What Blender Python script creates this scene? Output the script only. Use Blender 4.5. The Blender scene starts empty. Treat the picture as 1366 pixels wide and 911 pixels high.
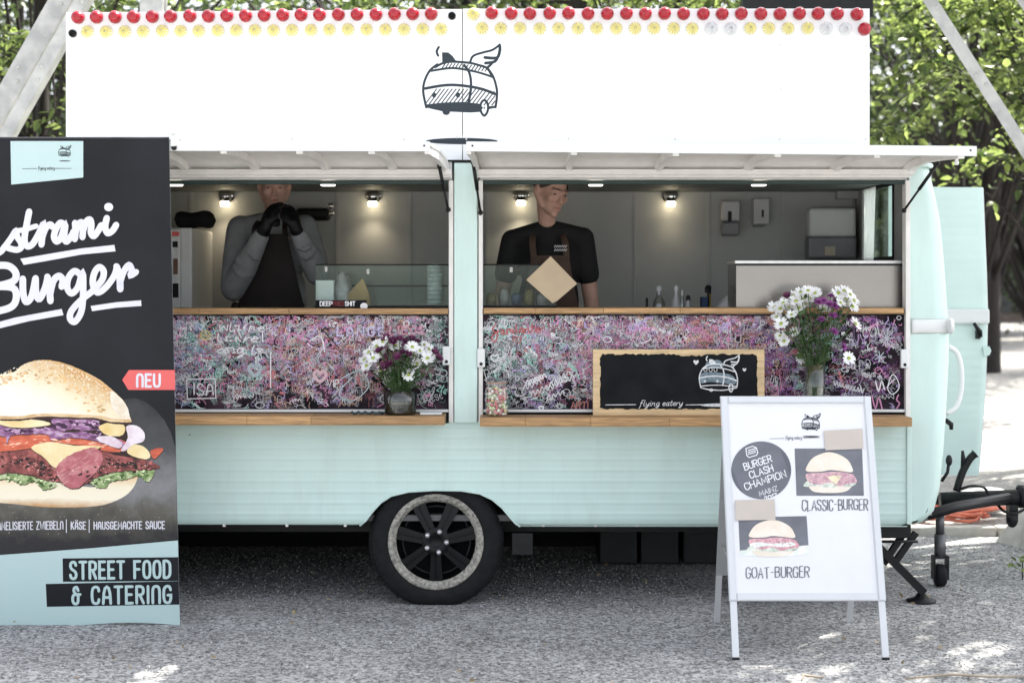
import bpy, bmesh, math, random
import numpy as np
from mathutils import Vector, Matrix, Euler
random.seed(7); rng = np.random.default_rng(11)
scene = bpy.context.scene
COL = scene.collection
# ---------------------------------------------------------------- camera
F, D, H, HZ = 2100.0, 8.077, 1.63, 385.0       # focal (px), distance to trailer side, eye height, horizon row
cd = bpy.data.cameras.new('camera'); cam = bpy.data.objects.new('camera', cd); COL.objects.link(cam)
cam.location = (0, -D, H); cam.rotation_euler = (math.radians(90), 0, 0)
cd.sensor_width = 36; cd.lens = 36 * F / 1366; cd.shift_y = -(455.5 - HZ) / 1366
cd.clip_start = 0.1; cd.clip_end = 600
cd.dof.use_dof = True; cd.dof.focus_distance = D - 0.1; cd.dof.aperture_fstop = 2.2
scene.camera = cam
# ---------------------------------------------------------------- sky, sun, exposure
SUN_EL, SUN_AZ = math.radians(56), math.radians(52)   # azimuth measured from +Y towards +X
S = Vector((math.cos(SUN_EL)*math.sin(SUN_AZ), math.cos(SUN_EL)*math.cos(SUN_AZ), math.sin(SUN_EL)))
w = bpy.data.worlds.new('World'); scene.world = w; w.use_nodes = True
nt = w.node_tree; nt.nodes.clear()
sky = nt.nodes.new('ShaderNodeTexSky'); sky.sky_type = 'NISHITA'; sky.sun_disc = False
sky.sun_elevation = SUN_EL; sky.sun_rotation = SUN_AZ; sky.air_density = 1.0; sky.dust_density = 3.0
hs = nt.nodes.new('ShaderNodeHueSaturation'); hs.inputs['Saturation'].default_value = 0.33
bg = nt.nodes.new('ShaderNodeBackground'); bg.inputs[1].default_value = 0.15
out = nt.nodes.new('ShaderNodeOutputWorld')
nt.links.new(sky.outputs[0], hs.inputs['Color']); nt.links.new(hs.outputs[0], bg.inputs[0]); nt.links.new(bg.outputs[0], out.inputs[0])
sl = bpy.data.lights.new('sun', 'SUN'); sl.energy = 4.8; sl.angle = math.radians(0.53); sl.color = (1, .95, .86)
so = bpy.data.objects.new('sun', sl); COL.objects.link(so); so.rotation_euler = S.to_track_quat('Z', 'Y').to_euler(); so.location = (6, 6, 14)
vs = scene.view_settings; vs.view_transform = 'Standard'; vs.look = 'None'; vs.gamma = 1; vs.use_curve_mapping = False
vs.exposure = 1.75
scene.render.engine = 'CYCLES'

# ---------------------------------------------------------------- helpers
def P(px, py, Y=0.0):
    d = D + Y
    return Vector(((px - 683) / F * d, Y, H + (HZ - py) / F * d))
def gx(px, Y=0.0): return (px - 683) / F * (D + Y)
def gz(py, Y=0.0): return H + (HZ - py) / F * (D + Y)

MATS = {}
def mat(name, col, rough=0.6, metal=0.0, var=0.12, scale=8.0, bump=0.0, bscale=60.0, col2=None, trans=0.0, alpha=None,
        emit=None, estr=0.0, coat=0.0, sss=0.0, stretch=None, rand=0.0, isl=0.0, ior=1.45, detail=6.0, contrast=None, spec=None):
    if name in MATS: return MATS[name]
    m = bpy.data.materials.new(name); m.use_nodes = True; MATS[name] = m
    N, L = m.node_tree.nodes, m.node_tree.links
    b = N['Principled BSDF']
    tc = N.new('ShaderNodeTexCoord'); mp = N.new('ShaderNodeMapping'); L.new(tc.outputs['Object'], mp.inputs[0])
    if stretch: mp.inputs['Scale'].default_value = stretch
    ns = N.new('ShaderNodeTexNoise'); ns.inputs['Scale'].default_value = scale; ns.inputs['Detail'].default_value = detail
    L.new(mp.outputs[0], ns.inputs['Vector'])
    rp = N.new('ShaderNodeValToRGB')
    c = Vector(col[:3]); c1 = c * (1 - var); c2v = Vector(col2[:3]) if col2 else c * (1 + var)
    lo, hi = contrast or (.35, .65)
    rp.color_ramp.elements[0].position = lo; rp.color_ramp.elements[1].position = hi
    rp.color_ramp.elements[0].color = (*c1, 1); rp.color_ramp.elements[1].color = (*[min(v, .95) for v in c2v], 1)
    L.new(ns.outputs[0], rp.inputs[0]); last = rp.outputs[0]
    if rand or isl:
        h = N.new('ShaderNodeHueSaturation'); mr = N.new('ShaderNodeMapRange')
        a = rand or isl
        mr.inputs[3].default_value = 1 - a; mr.inputs[4].default_value = 1 + a
        if rand: L.new(N.new('ShaderNodeObjectInfo').outputs['Random'], mr.inputs[0])
        else: L.new(N.new('ShaderNodeNewGeometry').outputs['Random Per Island'], mr.inputs[0])
        L.new(mr.outputs[0], h.inputs['Value']); L.new(last, h.inputs['Color']); last = h.outputs[0]
    L.new(last, b.inputs['Base Color'])
    b.inputs['Roughness'].default_value = rough; b.inputs['Metallic'].default_value = metal; b.inputs['IOR'].default_value = ior
    if spec is not None: b.inputs['Specular IOR Level'].default_value = spec
    if trans: b.inputs['Transmission Weight'].default_value = trans
    if alpha is not None: b.inputs['Alpha'].default_value = alpha
    if coat: b.inputs['Coat Weight'].default_value = coat; b.inputs['Coat Roughness'].default_value = .1
    if sss: b.inputs['Subsurface Weight'].default_value = sss; b.inputs['Subsurface Radius'].default_value = (.01, .004, .002)
    if emit: b.inputs['Emission Color'].default_value = (*emit, 1); b.inputs['Emission Strength'].default_value = estr
    if bump:
        n2 = N.new('ShaderNodeTexNoise'); n2.inputs['Scale'].default_value = bscale; n2.inputs['Detail'].default_value = 4
        L.new(mp.outputs[0], n2.inputs['Vector'])
        bp = N.new('ShaderNodeBump'); bp.inputs['Strength'].default_value = bump; bp.inputs['Distance'].default_value = .01
        L.new(n2.outputs[0], bp.inputs['Height']); L.new(bp.outputs[0], b.inputs['Normal'])
    return m

class MB:
    """collects shapes, builds one mesh object"""
    def __init__(s): s.v = []; s.f = []; s.sm = []
    def add(s, vs_, fs, smooth=False):
        o = len(s.v); s.v += [tuple(v) for v in vs_]; s.f += [tuple(i + o for i in f) for f in fs]; s.sm += [smooth] * len(fs); return s
    def box(s, lo, hi, bev=0.0, rot=None, piv=None):
        x0, y0, z0 = lo; x1, y1, z1 = hi
        if bev > 0:
            bm = bmesh.new(); bmesh.ops.create_cube(bm, size=1)
            for v in bm.verts: v.co = Vector(((x0+x1)/2 + v.co.x*(x1-x0), (y0+y1)/2 + v.co.y*(y1-y0), (z0+z1)/2 + v.co.z*(z1-z0)))
            bmesh.ops.bevel(bm, geom=bm.edges[:], offset=bev, segments=2, affect='EDGES', profile=.5)
            bm.verts.ensure_lookup_table()
            V = [v.co.copy() for v in bm.verts]; Fc = [[v.index for v in f.verts] for f in bm.faces]; bm.free()
        else:
            V = [Vector(p) for p in ((x0,y0,z0),(x1,y0,z0),(x1,y1,z0),(x0,y1,z0),(x0,y0,z1),(x1,y0,z1),(x1,y1,z1),(x0,y1,z1))]
            Fc = [(0,3,2,1),(4,5,6,7),(0,1,5,4),(1,2,6,5),(2,3,7,6),(3,0,4,7)]
        if rot is not None:
            R = Euler(rot).to_matrix(); c = Vector(piv) if piv else Vector(((x0+x1)/2, (y0+y1)/2, (z0+z1)/2))
            V = [c + R @ (v - c) for v in V]
        return s.add(V, Fc)
    def tube(s, pts, r, seg=8, cap=True, sy=1.0, closed=False):
        pts = [Vector(p) for p in pts]; n = len(pts)
        rs = r if isinstance(r, (list, tuple)) else [r] * n
        V = []; Fc = []; up = Vector((0, 0, 1)); prev = None
        for i, p in enumerate(pts):
            if closed: t = pts[(i+1) % n] - pts[i-1]
            else: t = (pts[min(i+1, n-1)] - pts[max(i-1, 0)])
            t = t.normalized() if t.length > 1e-9 else Vector((0, 0, 1))
            if prev is None:
                a = t.cross(up if abs(t.z) < .9 else Vector((1, 0, 0))).normalized()
            else:
                a = (prev - t * prev.dot(t)); a = a.normalized() if a.length > 1e-6 else t.orthogonal().normalized()
            prev = a; b = t.cross(a)
            for k in range(seg):
                an = 2*math.pi*k/seg; V.append(p + a*math.cos(an)*rs[i] + b*math.sin(an)*rs[i]*sy)
        m = n if closed else n - 1
        for i in range(m):
            for k in range(seg):
                j = (i+1) % n
                Fc.append((i*seg+k, i*seg+(k+1) % seg, j*seg+(k+1) % seg, j*seg+k))
        if cap and not closed: Fc.append(tuple(range(seg))[::-1]); Fc.append(tuple((n-1)*seg+k for k in range(seg)))
        return s.add(V, Fc, True)
    def lathe(s, prof, c=(0,0,0), axis='Z', seg=24, mod=None):
        """prof: (radius, height) list; axis Z up, or Y (towards -Y)"""
        V = []; Fc = []; n = len(prof); c = Vector(c)
        for i, (r, h) in enumerate(prof):
            for k in range(seg):
                a = 2*math.pi*k/seg; rr = r * (mod(a, i) if mod else 1)
                V.append(c + (Vector((rr*math.cos(a), rr*math.sin(a), h)) if axis == 'Z' else
                              Vector((rr*math.cos(a), -h, rr*math.sin(a))) if axis == 'Y' else Vector((h, rr*math.cos(a), rr*math.sin(a)))))
        for i in range(n-1):
            for k in range(seg):
                Fc.append((i*seg+k, i*seg+(k+1) % seg, (i+1)*seg+(k+1) % seg, (i+1)*seg+k))
        return s.add(V, Fc, True)
    def ell(s, c, r, seg=16, rings=10, R=None):
        V = []; Fc = []; c = Vector(c)
        for i in range(rings+1):
            t = math.pi*i/rings
            for k in range(seg):
                a = 2*math.pi*k/seg
                v = Vector((r[0]*math.sin(t)*math.cos(a), r[1]*math.sin(t)*math.sin(a), r[2]*math.cos(t)))
                V.append(c + (R @ v if R else v))
        for i in range(rings):
            for k in range(seg): Fc.append((i*seg+k, (i+1)*seg+k, (i+1)*seg+(k+1) % seg, i*seg+(k+1) % seg))
        return s.add(V, Fc, True)
    def prism(s, poly, a, b):
        """poly: list of Vector-like 3D points (one face); extruded by vector b-a"""
        n = len(poly); dv = Vector(b) - Vector(a)
        V = [Vector(p) for p in poly] + [Vector(p) + dv for p in poly]
        Fc = [tuple(range(n)), tuple(range(2*n-1, n-1, -1))] + [(i, i+n, (i+1) % n + n, (i+1) % n) for i in range(n)]
        return s.add(V, Fc)
    def grid(s, fn, nu, nv, smooth=True):
        V = [fn(i/nu, j/nv) for j in range(nv+1) for i in range(nu+1)]
        Fc = [(j*(nu+1)+i, j*(nu+1)+i+1, (j+1)*(nu+1)+i+1, (j+1)*(nu+1)+i) for j in range(nv) for i in range(nu)]
        return s.add(V, Fc, smooth)
    def mesh(s, name):
        me = bpy.data.meshes.new(name); me.from_pydata(s.v, [], s.f)
        me.polygons.foreach_set('use_smooth', s.sm); me.update(); return me
    def build(s, name, m, parent=None, loc=None, fix=True):
        me = s.mesh(name)
        if fix:
            bm = bmesh.new(); bm.from_mesh(me); bmesh.ops.remove_doubles(bm, verts=bm.verts, dist=1e-6)
            bmesh.ops.recalc_face_normals(bm, faces=bm.faces); bm.to_mesh(me); bm.free()
        return link(name, me, m, parent, loc)

def link(name, me, m, parent=None, loc=None):
    o = bpy.data.objects.new(name, me); COL.objects.link(o)
    if m is not None and not me.materials: me.materials.append(m)
    if loc is not None: o.location = loc
    if parent is not None: setp(o, parent)
    return o
def wpos(o):
    M = Vector((0, 0, 0))
    while o is not None: M = M + Vector(o.get('_w', (0, 0, 0))); o = None
    return M
def setp(o, parent):
    o.parent = parent
    # world offset of the parent chain (no rotations are used on parents)
    off = Vector((0, 0, 0)); p = parent
    while p is not None:
        off += p.location + p.matrix_parent_inverse.translation; p = p.parent
    o.matrix_parent_inverse = Matrix.Translation(-off)
def tag(o, label, cat, group=None, kind=None):
    o['label'] = label; o['category'] = cat
    if group: o['group'] = group
    if kind: o['kind'] = kind
    return o
def thing(name, label, cat, loc=(0, 0, 0), group=None):
    o = bpy.data.objects.new(name, None); COL.objects.link(o); o.location = loc; o.empty_display_size = .1
    return tag(o, label, cat, group)
def struct(o): o['kind'] = 'structure'; return o
def dup(o, loc, parent=None):
    """copy a one-mesh part to another place"""
    c = o.copy(); COL.objects.link(c); c.location = loc
    if parent is not None: setp(c, parent)
    return c
def smooth_curve(pts, n=6, closed=False):
    P_ = [Vector(p) for p in pts]; N = len(P_); out_ = []
    rngi = range(N) if closed else range(N - 1)
    for i in rngi:
        p1, p2 = P_[i], P_[(i+1) % N]
        p0 = P_[i-1] if (closed or i > 0) else p1; p3 = P_[(i+2) % N] if (closed or i+2 < N) else p2
        for k in range(n):
            t = k / n
            out_.append(.5*((2*p1) + (p2-p0)*t + (2*p0-5*p1+4*p2-p3)*t*t + (3*p1-p0-3*p2+p3)*t**3))
    if not closed: out_.append(P_[-1])
    return out_

# ---- flat print: drawn in photo pixels, mapped on a real plane
class Plane:
    def __init__(s, p0, n): s.p0 = Vector(p0); s.n = Vector(n).normalized()
    def __call__(s, px, py, off=0.0):
        o = Vector((0, -D, H)); r = Vector(((px-683)/F, 1, (HZ-py)/F))
        p0 = s.p0 + s.n*off
        return o + r * ((p0-o).dot(s.n) / r.dot(s.n))
class Ink:
    def __init__(s, step=2e-5): s.v = []; s.f = []; s.k = 0; s.step = step
    def stroke(s, pts, w, sm=0, closed=False, taper=True):
        pts = [Vector((p[0], p[1])) for p in pts]
        if sm: pts = smooth_curve(pts, sm, closed)
        if closed: pts = pts + [pts[0], pts[1]]
        q = [pts[0]]
        for p in pts[1:]:
            if (p-q[-1]).length > 1e-4: q.append(p)
        pts = q
        if len(pts) < 2: return
        n = len(pts); ws = [w/2]*n
        if not closed and taper:      # round ends
            t0 = (pts[0]-pts[1]).normalized(); t1 = (pts[-1]-pts[-2]).normalized()
            pts = [pts[0]+t0*w*.5, pts[0]+t0*w*.35] + pts + [pts[-1]+t1*w*.35, pts[-1]+t1*w*.5]
            ws = [w*.12, w*.36] + ws + [w*.36, w*.12]; n += 4
        o = len(s.v); z = s.k*s.step; s.k += 1
        for i, p in enumerate(pts):
            a = (p-pts[i-1]).normalized() if i > 0 else None; b = (pts[i+1]-p).normalized() if i < n-1 else None
            if a is None: t = b; k = 1
            elif b is None: t = a; k = 1
            else:
                t = a+b
                if t.length < .2: t = b; k = 1
                else: t.normalize(); k = min(1/max(t.dot(b), .5), 1.6)
            nn = Vector((-t.y, t.x))*ws[i]*k
            zi = z + i*s.step*.12; s.v.append((p.x+nn.x, p.y+nn.y, zi)); s.v.append((p.x-nn.x, p.y-nn.y, zi))
        for i in range(n-1): s.f.append((o+2*i, o+2*i+1, o+2*i+3, o+2*i+2))
    def poly(s, pts, sm=0):
        pts = [Vector((p[0], p[1])) for p in pts]
        if sm: pts = smooth_curve(pts, sm, True)
        o = len(s.v); z = s.k*s.step; s.k += 1
        s.v += [(p.x, p.y, z) for p in pts]; s.f.append(tuple(range(o, o+len(pts))))
    def ell(s, c, rx, ry, n=24, rot=0):
        s.poly([(c[0]+rx*math.cos(t)*math.cos(rot)-ry*math.sin(t)*math.sin(rot), c[1]+rx*math.cos(t)*math.sin(rot)+ry*math.sin(t)*math.cos(rot)) for t in [2*math.pi*i/n for i in range(n)]])
    def build(s, name, m, parent, mapper, off=0.0006):
        me = bpy.data.meshes.new(name)
        me.from_pydata([tuple(mapper(x, y, off+z)) for x, y, z in s.v], [], s.f); me.update()
        return link(name, me, m, parent)

# single-stroke lettering, unit height, y up
GL = {
'A': (.62, [('l', [(0,0),(.06,.62),(.16,.92),(.31,1),(.46,.92),(.56,.62),(.62,0)]), ('l', [(.05,.36),(.57,.36)])],),
'B': (.58, [('l', [(0,0),(0,1)]), ('s', [(0,1),(.3,1),(.5,.9),(.48,.62),(.3,.53),(0,.53)]), ('s', [(.0,.53),(.32,.53),(.56,.42),(.56,.14),(.34,0),(0,0)])]),
'C': (.56, [('s', [(.56,.76),(.5,.94),(.3,1),(.08,.92),(0,.66),(0,.34),(.08,.08),(.3,0),(.5,.06),(.56,.24)])]),
'D': (.58, [('l', [(0,0),(0,1)]), ('s', [(0,1),(.3,1),(.54,.84),(.58,.5),(.54,.16),(.3,0),(0,0)])]),
'E': (.5, [('l', [(.5,1),(0,1),(0,0),(.5,0)]), ('l', [(0,.52),(.42,.52)])]),
'F': (.5, [('l', [(.5,1),(0,1),(0,0)]), ('l', [(0,.52),(.42,.52)])]),
'G': (.58, [('s', [(.56,.78),(.48,.95),(.28,1),(.07,.9),(0,.66),(0,.34),(.08,.08),(.3,0),(.5,.06),(.58,.3)]), ('l', [(.58,.3),(.58,.46),(.34,.46)])]),
'H': (.58, [('l', [(0,0),(0,1)]), ('l', [(.58,0),(.58,1)]), ('l', [(0,.52),(.58,.52)])]),
'I': (.06, [('l', [(.03,0),(.03,1)])]),
'K': (.55, [('l', [(0,0),(0,1)]), ('l', [(.52,1),(.02,.45)]), ('l', [(.14,.58),(.55,0)])]),
'L': (.48, [('l', [(0,1),(0,0),(.48,0)])]),
'M': (.74, [('l', [(0,0),(.06,1),(.37,.25),(.68,1),(.74,0)])]),
'N': (.58, [('l', [(0,0),(0,1),(.58,0),(.58,1)])]),
'~': (.56, [('s', [(0,0),(0,.7),(.08,.94),(.28,1),(.48,.94),(.56,.7),(.56,0)])]),
'O': (.6, [('c', [(.3,1),(.08,.92),(0,.66),(0,.34),(.08,.08),(.3,0),(.52,.08),(.6,.34),(.6,.66),(.52,.92)])]),
'P': (.55, [('l', [(0,0),(0,1)]), ('s', [(0,1),(.32,1),(.54,.9),(.54,.58),(.32,.46),(0,.46)])]),
'R': (.56, [('l', [(0,0),(0,1)]), ('s', [(0,1),(.32,1),(.53,.9),(.53,.6),(.32,.5),(0,.5)]), ('l', [(.26,.5),(.56,0)])]),
'S': (.54, [('s', [(.52,.8),(.44,.96),(.26,1),(.06,.93),(.02,.72),(.16,.56),(.4,.45),(.54,.28),(.48,.06),(.28,0),(.08,.05),(0,.22)])]),
'T': (.58, [('l', [(0,1),(.58,1)]), ('l', [(.29,1),(.29,0)])]),
'U': (.58, [('s', [(0,1),(0,.3),(.08,.06),(.29,0),(.5,.06),(.58,.3),(.58,1)])]),
'V': (.6, [('l', [(0,1),(.3,0),(.6,1)])]),
'W': (.8, [('l', [(0,1),(.18,0),(.4,.75),(.62,0),(.8,1)])]),
'Z': (.55, [('l', [(0,1),(.55,1),(0,0),(.55,0)])]),
'&': (.6, [('s', [(.46,.8),(.34,1),(.14,.94),(.12,.74),(.3,.56)]), ('s', [(.3,.56),(.06,.5),(0,.24),(.1,.03),(.3,0),(.44,.12),(.46,.56)]), ('l', [(.3,.56),(.62,.56)])]),
'2': (.52, [('s', [(.02,.76),(.1,.95),(.28,1),(.46,.92),(.48,.7),(.3,.4),(0,0)]), ('l', [(0,0),(.52,0)])]),
'0': (.54, [('c', [(.27,1),(.07,.9),(0,.6),(0,.4),(.07,.1),(.27,0),(.47,.1),(.54,.4),(.54,.6),(.47,.9)])]),
'1': (.2, [('l', [(0,.8),(.18,1),(.18,0)])]),
'7': (.5, [('l', [(0,1),(.5,1),(.14,0)])]),
'-': (.4, [('l', [(0,.5),(.38,.54)])]),
'|': (.1, [('l', [(.05,-.25),(.05,1.25)])]),
' ': (.3, []),
}
GL['^'] = (.62, [('l', [(0,0),(.31,1),(.62,0)]), ('l', [(.11,.36),(.51,.36)])])
GL.update({
'f': (.5, [('s', [(.45,1.7),(.3,1.9),(.18,1.5),(.15,.2),(.1,-.6),(0,-.7)]), ('l', [(0,.9),(.42,.95)])]),
'l': (.28, [('s', [(.05,1.8),(.05,.3),(.15,0),(.28,.15)])]),
'y': (.56, [('s', [(0,1),(.05,.35),(.2,.1),(.4,.4),(.5,1)]), ('s', [(.5,1),(.45,0),(.35,-.6),(.15,-.7),(.1,-.45),(.55,.1)])]),
'i': (.25, [('s', [(.05,1),(.05,.25),(.15,0),(.25,.15)]), ('l', [(.06,1.4),(.08,1.42)])]),
'n': (.6, [('l', [(0,1),(0,0)]), ('s', [(0,.5),(.2,.95),(.4,.9),(.42,.3),(.5,0),(.6,.1)])]),
'g': (.56, [('s', [(.45,.9),(.2,1),(.02,.6),(.1,.15),(.3,.1),(.45,.5),(.47,1)]), ('s', [(.47,1),(.45,-.2),(.3,-.7),(.08,-.55),(.6,.1)])]),
'e': (.48, [('s', [(.02,.5),(.35,.6),(.4,.85),(.22,1),(.03,.7),(.05,.25),(.25,0),(.5,.2)])]),
'a': (.56, [('s', [(.42,.9),(.2,1),(.02,.6),(.08,.15),(.25,.05),(.4,.4),(.44,1)]), ('s', [(.44,1),(.42,.25),(.5,0),(.6,.12)])]),
't': (.34, [('s', [(.12,1.6),(.1,.3),(.2,0),(.35,.15)]), ('l', [(-.05,1.05),(.32,1.1)])]),
'r': (.38, [('l', [(0,1),(.02,0)]), ('s', [(.02,.5),(.15,.9),(.38,.95)])]),
})
def lettering(ink, text, x, y, h, sx=1.0, w=2.0, gap=.22, dirv=(1, 0), jit=0.0, width=None, shear=0.0):
    """x, y: baseline start in photo pixels; h: cap height; dirv: baseline direction (pixels, y down)"""
    if width:
        nat = sum(GL[c if c in GL else 'A'][0] + gap for c in text) - gap
        sx = width / (nat * h)
    dx, dy = Vector(dirv).normalized(); cx = 0.0
    for c in text:
        um = c == 'Ä'; g = GL['A' if um else c]
        jo = random.uniform(-jit, jit)*h
        def M(p):
            u = (cx + (p[0] + shear*p[1]))*h*sx; v = p[1]*h + jo
            return (x + u*dx + v*dy, y + u*dy - v*dx)
        for typ, pts in g[1]:
            q = [(p[0]+random.uniform(-jit, jit), p[1]+random.uniform(-jit, jit)) for p in pts] if jit else pts
            ink.stroke([M(p) for p in q], w, sm=0 if typ == 'l' else 4, closed=(typ == 'c'))
        if um: ink.ell(M((.12, 1.2)), w*.6, w*.6, 8); ink.ell(M((.5, 1.2)), w*.6, w*.6, 8)
        cx += g[0] + gap
def van_logo(ink, cx, cy, s, lw=9, hatch=True, hollow=False):
    """the winged caravan emblem; drawn in a 767x911 design frame centred at (355, 330)"""
    def M(p): return (cx + (p[0]-355)*s, cy + (p[1]-330)*s)
    st = lambda pts, w_=1.0, sm=5, closed=False: ink.stroke([M(p) for p in pts], lw*s*w_, sm, closed)
    st([(208,222),(160,262),(126,330),(118,400),(137,496)], 1.6); st([(525,242),(565,300),(588,380),(588,440),(580,496)], 1.6)
    st([(196,240),(240,216),(300,205),(410,212),(470,226),(525,246),(560,300)], 1.6)
    st([(165,264),(300,246),(420,262),(500,282),(565,304)], 1.5)
    st([(130,376),(250,356),(350,356),(480,376),(580,412)], 1.9)
    st([(380,228),(410,270),(423,330),(420,400),(406,470)], 1.7)
    if hollow: st([(137,478),(250,468),(380,466),(480,476),(580,480)], 1.3); st([(137,496),(240,520),(420,528),(580,496)], 1.5)
    else:
        ink.poly([M(p) for p in [(137,478),(250,466),(380,462),(480,474),(500,500),(480,526),(420,530),(240,522),(135,498)]])
        ink.poly([M(p) for p in [(535,490),(582,486),(580,500),(530,510)]])
    if hatch:
        for i in range(20):
            x0 = 132 + i*25
            yb = 474 if x0 < 480 else 482; yt = 380 + max(0, (x0-400)*.14)
            xa, xb = x0, x0 + (yb-yt)*.75
            if xb > 575: k = (575-xa)/(xb-xa); yt = yb-(yb-yt)*k; xb = 575
            if xa < 575: st([(xa, yb), (xb, yt)], .75, 0)
        for i in range(14):
            x0 = 240 + i*21; yo = 238 + max(0, (x0-330)*.12)
            st([(x0, yo+6), (x0+18, yo-20)], .75, 0)
    for hx in (187, 340): ink.ell(M((hx, 418)), 14*s, 17*s, 10)
    st([(508,450),(530,475),(530,520),(508,550),(486,520),(486,475)], 1.5, 4, True); ink.ell(M((508,500)), 5*s, 7*s, 8)
    ink.ell(M((265,526)), 24*s, 20*s, 12)
    ink.poly([M(p) for p in [(238,145),(278,146),(305,168),(332,206),(240,216)]])
    st([(213,166),(204,140),(217,112)], 1.6)
    st([(418,208),(438,168),(500,146),(560,130),(606,98)], 1.5); st([(606,98),(608,130),(594,176),(560,182),(512,178)], 2.0)
    st([(590,186),(570,206),(516,214)], 1.9); st([(560,212),(545,228),(530,242)], 1.7)
    ink.ell(M((365,712)), 230*s, 20*s, 28)

# ---------------------------------------------------------------- materials
M_mint   = mat('mint_paint', (.57, .725, .68), .34, var=.03, scale=3, bump=.03, bscale=9)
def add_wear(m, chip=(.10, .085, .07), amount=.012, grime=(.40, .43, .36)):
    N, L = m.node_tree.nodes, m.node_tree.links; b = N['Principled BSDF']; src = b.inputs['Base Color'].links[0].from_socket
    tc = N.new('ShaderNodeTexCoord')
    v = N.new('ShaderNodeTexVoronoi'); v.inputs['Scale'].default_value = 9; v.inputs['Randomness'].default_value = 1; L.new(tc.outputs['Object'], v.inputs['Vector'])
    lt = N.new('ShaderNodeMath'); lt.operation = 'LESS_THAN'; lt.inputs[1].default_value = .045; L.new(v.outputs['Distance'], lt.inputs[0])
    sp = N.new('ShaderNodeSeparateColor'); L.new(v.outputs['Color'], sp.inputs[0]); l2 = N.new('ShaderNodeMath'); l2.operation = 'LESS_THAN'; l2.inputs[1].default_value = .22; L.new(sp.outputs[0], l2.inputs[0])
    mu = N.new('ShaderNodeMath'); mu.operation = 'MULTIPLY'; L.new(lt.outputs[0], mu.inputs[0]); L.new(l2.outputs[0], mu.inputs[1])
    mp = N.new('ShaderNodeMapping'); mp.inputs['Scale'].default_value = (5, 5, .9); L.new(tc.outputs['Object'], mp.inputs[0])
    n = N.new('ShaderNodeTexNoise'); n.inputs['Scale'].default_value = 1.6; n.inputs['Detail'].default_value = 8; n.inputs['Roughness'].default_value = .7; L.new(mp.outputs[0], n.inputs['Vector'])
    mr = N.new('ShaderNodeMapRange'); mr.inputs[1].default_value = .5; mr.inputs[2].default_value = .8; mr.inputs[3].default_value = 0; mr.inputs[4].default_value = .3; L.new(n.outputs[0], mr.inputs[0])
    m1 = N.new('ShaderNodeMixRGB'); m1.inputs[2].default_value = (*grime, 1); L.new(mr.outputs[0], m1.inputs[0]); L.new(src, m1.inputs[1])
    m2 = N.new('ShaderNodeMixRGB'); m2.inputs[2].default_value = (*chip, 1); L.new(mu.outputs[0], m2.inputs[0]); L.new(m1.outputs[0], m2.inputs[1]); L.new(m2.outputs[0], b.inputs['Base Color'])
add_wear(M_mint)
M_mintd  = mat('mint_paint_door', (.58, .725, .685), .42, var=.03, scale=3)
M_white  = mat('white_paint', (.70, .71, .705), .45, var=.025, scale=4)
M_sign   = mat('sign_white', (.80, .805, .81), .55, var=.03, scale=2.2)
M_cream  = mat('aged_white', (.72, .70, .67), .5, var=.05, scale=14)
M_alu    = mat('aluminium', (.62, .62, .61), .38, metal=.75, var=.07, scale=30)
M_black  = mat('black_metal', (.007, .0072, .008), .45, spec=.35, var=.25, scale=20, bump=.1)
M_blackp = mat('black_plastic', (.008, .008, .009), .6, spec=.3, var=.2, scale=20)
M_rubber = mat('rubber', (.010, .010, .011), .8, spec=.3, var=.25, scale=25, bump=.25, bscale=140)
M_rim    = mat('rim_black', (.004, .0042, .005), .45, spec=.3, var=.2, scale=20)
M_ring   = mat('worn_trim_ring', (.30, .285, .25), .7, var=.45, scale=60, bump=.3, bscale=120)
M_chrome = mat('chrome', (.7, .7, .7), .08, metal=1, var=.02)
M_steel  = mat('brushed_steel', (.30, .285, .27), .22, metal=.9, var=.04, scale=30, stretch=(.05, 1, 12))
M_wood   = mat('shelf_wood', (.40, .235, .105), .5, var=.25, scale=9, stretch=(1, 6, 14), rand=.18, bump=.08, bscale=30)
M_pine   = mat('pine_board', (.60, .44, .25), .6, var=.16, scale=7, stretch=(1.2, 6, 12), bump=.05)
M_board  = mat('blackboard', (.006, .007, .0085), .8, spec=.25, var=.35, scale=9)
M_inwall = mat('interior_wall', (.38, .39, .38), .45, var=.05, scale=4)
M_inceil = mat('interior_ceiling', (.20, .21, .20), .6)
M_infl   = mat('interior_floor', (.10, .10, .10), .7)
M_glass  = mat('clear_glass', (.95, .97, .96), .02, trans=1.0, var=.0, ior=1.45)
M_ink    = mat('slate_ink', (.022, .032, .042), .7, var=.08)
M_concr  = mat('concrete', (.42, .405, .37), .85, var=.22, scale=7, bump=.3, bscale=40)
M_galv   = mat('weathered_painted_steel', (.42, .42, .41), .55, metal=.15, var=.14, scale=9, bump=.12, bscale=60, col2=(.52, .515, .49))
M_red    = mat('red_bulb', (.34, .008, .020), .25, var=.12, scale=30, coat=.2)
M_yel    = mat('yellow_bulb', (.74, .66, .17), .22, var=.12, scale=40, coat=.5)
M_clear  = mat('clear_bulb', (.72, .73, .73), .2, var=.08, scale=40, coat=.5)
M_orange = mat('orange_cable', (.62, .17, .10), .5, var=.12)
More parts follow.
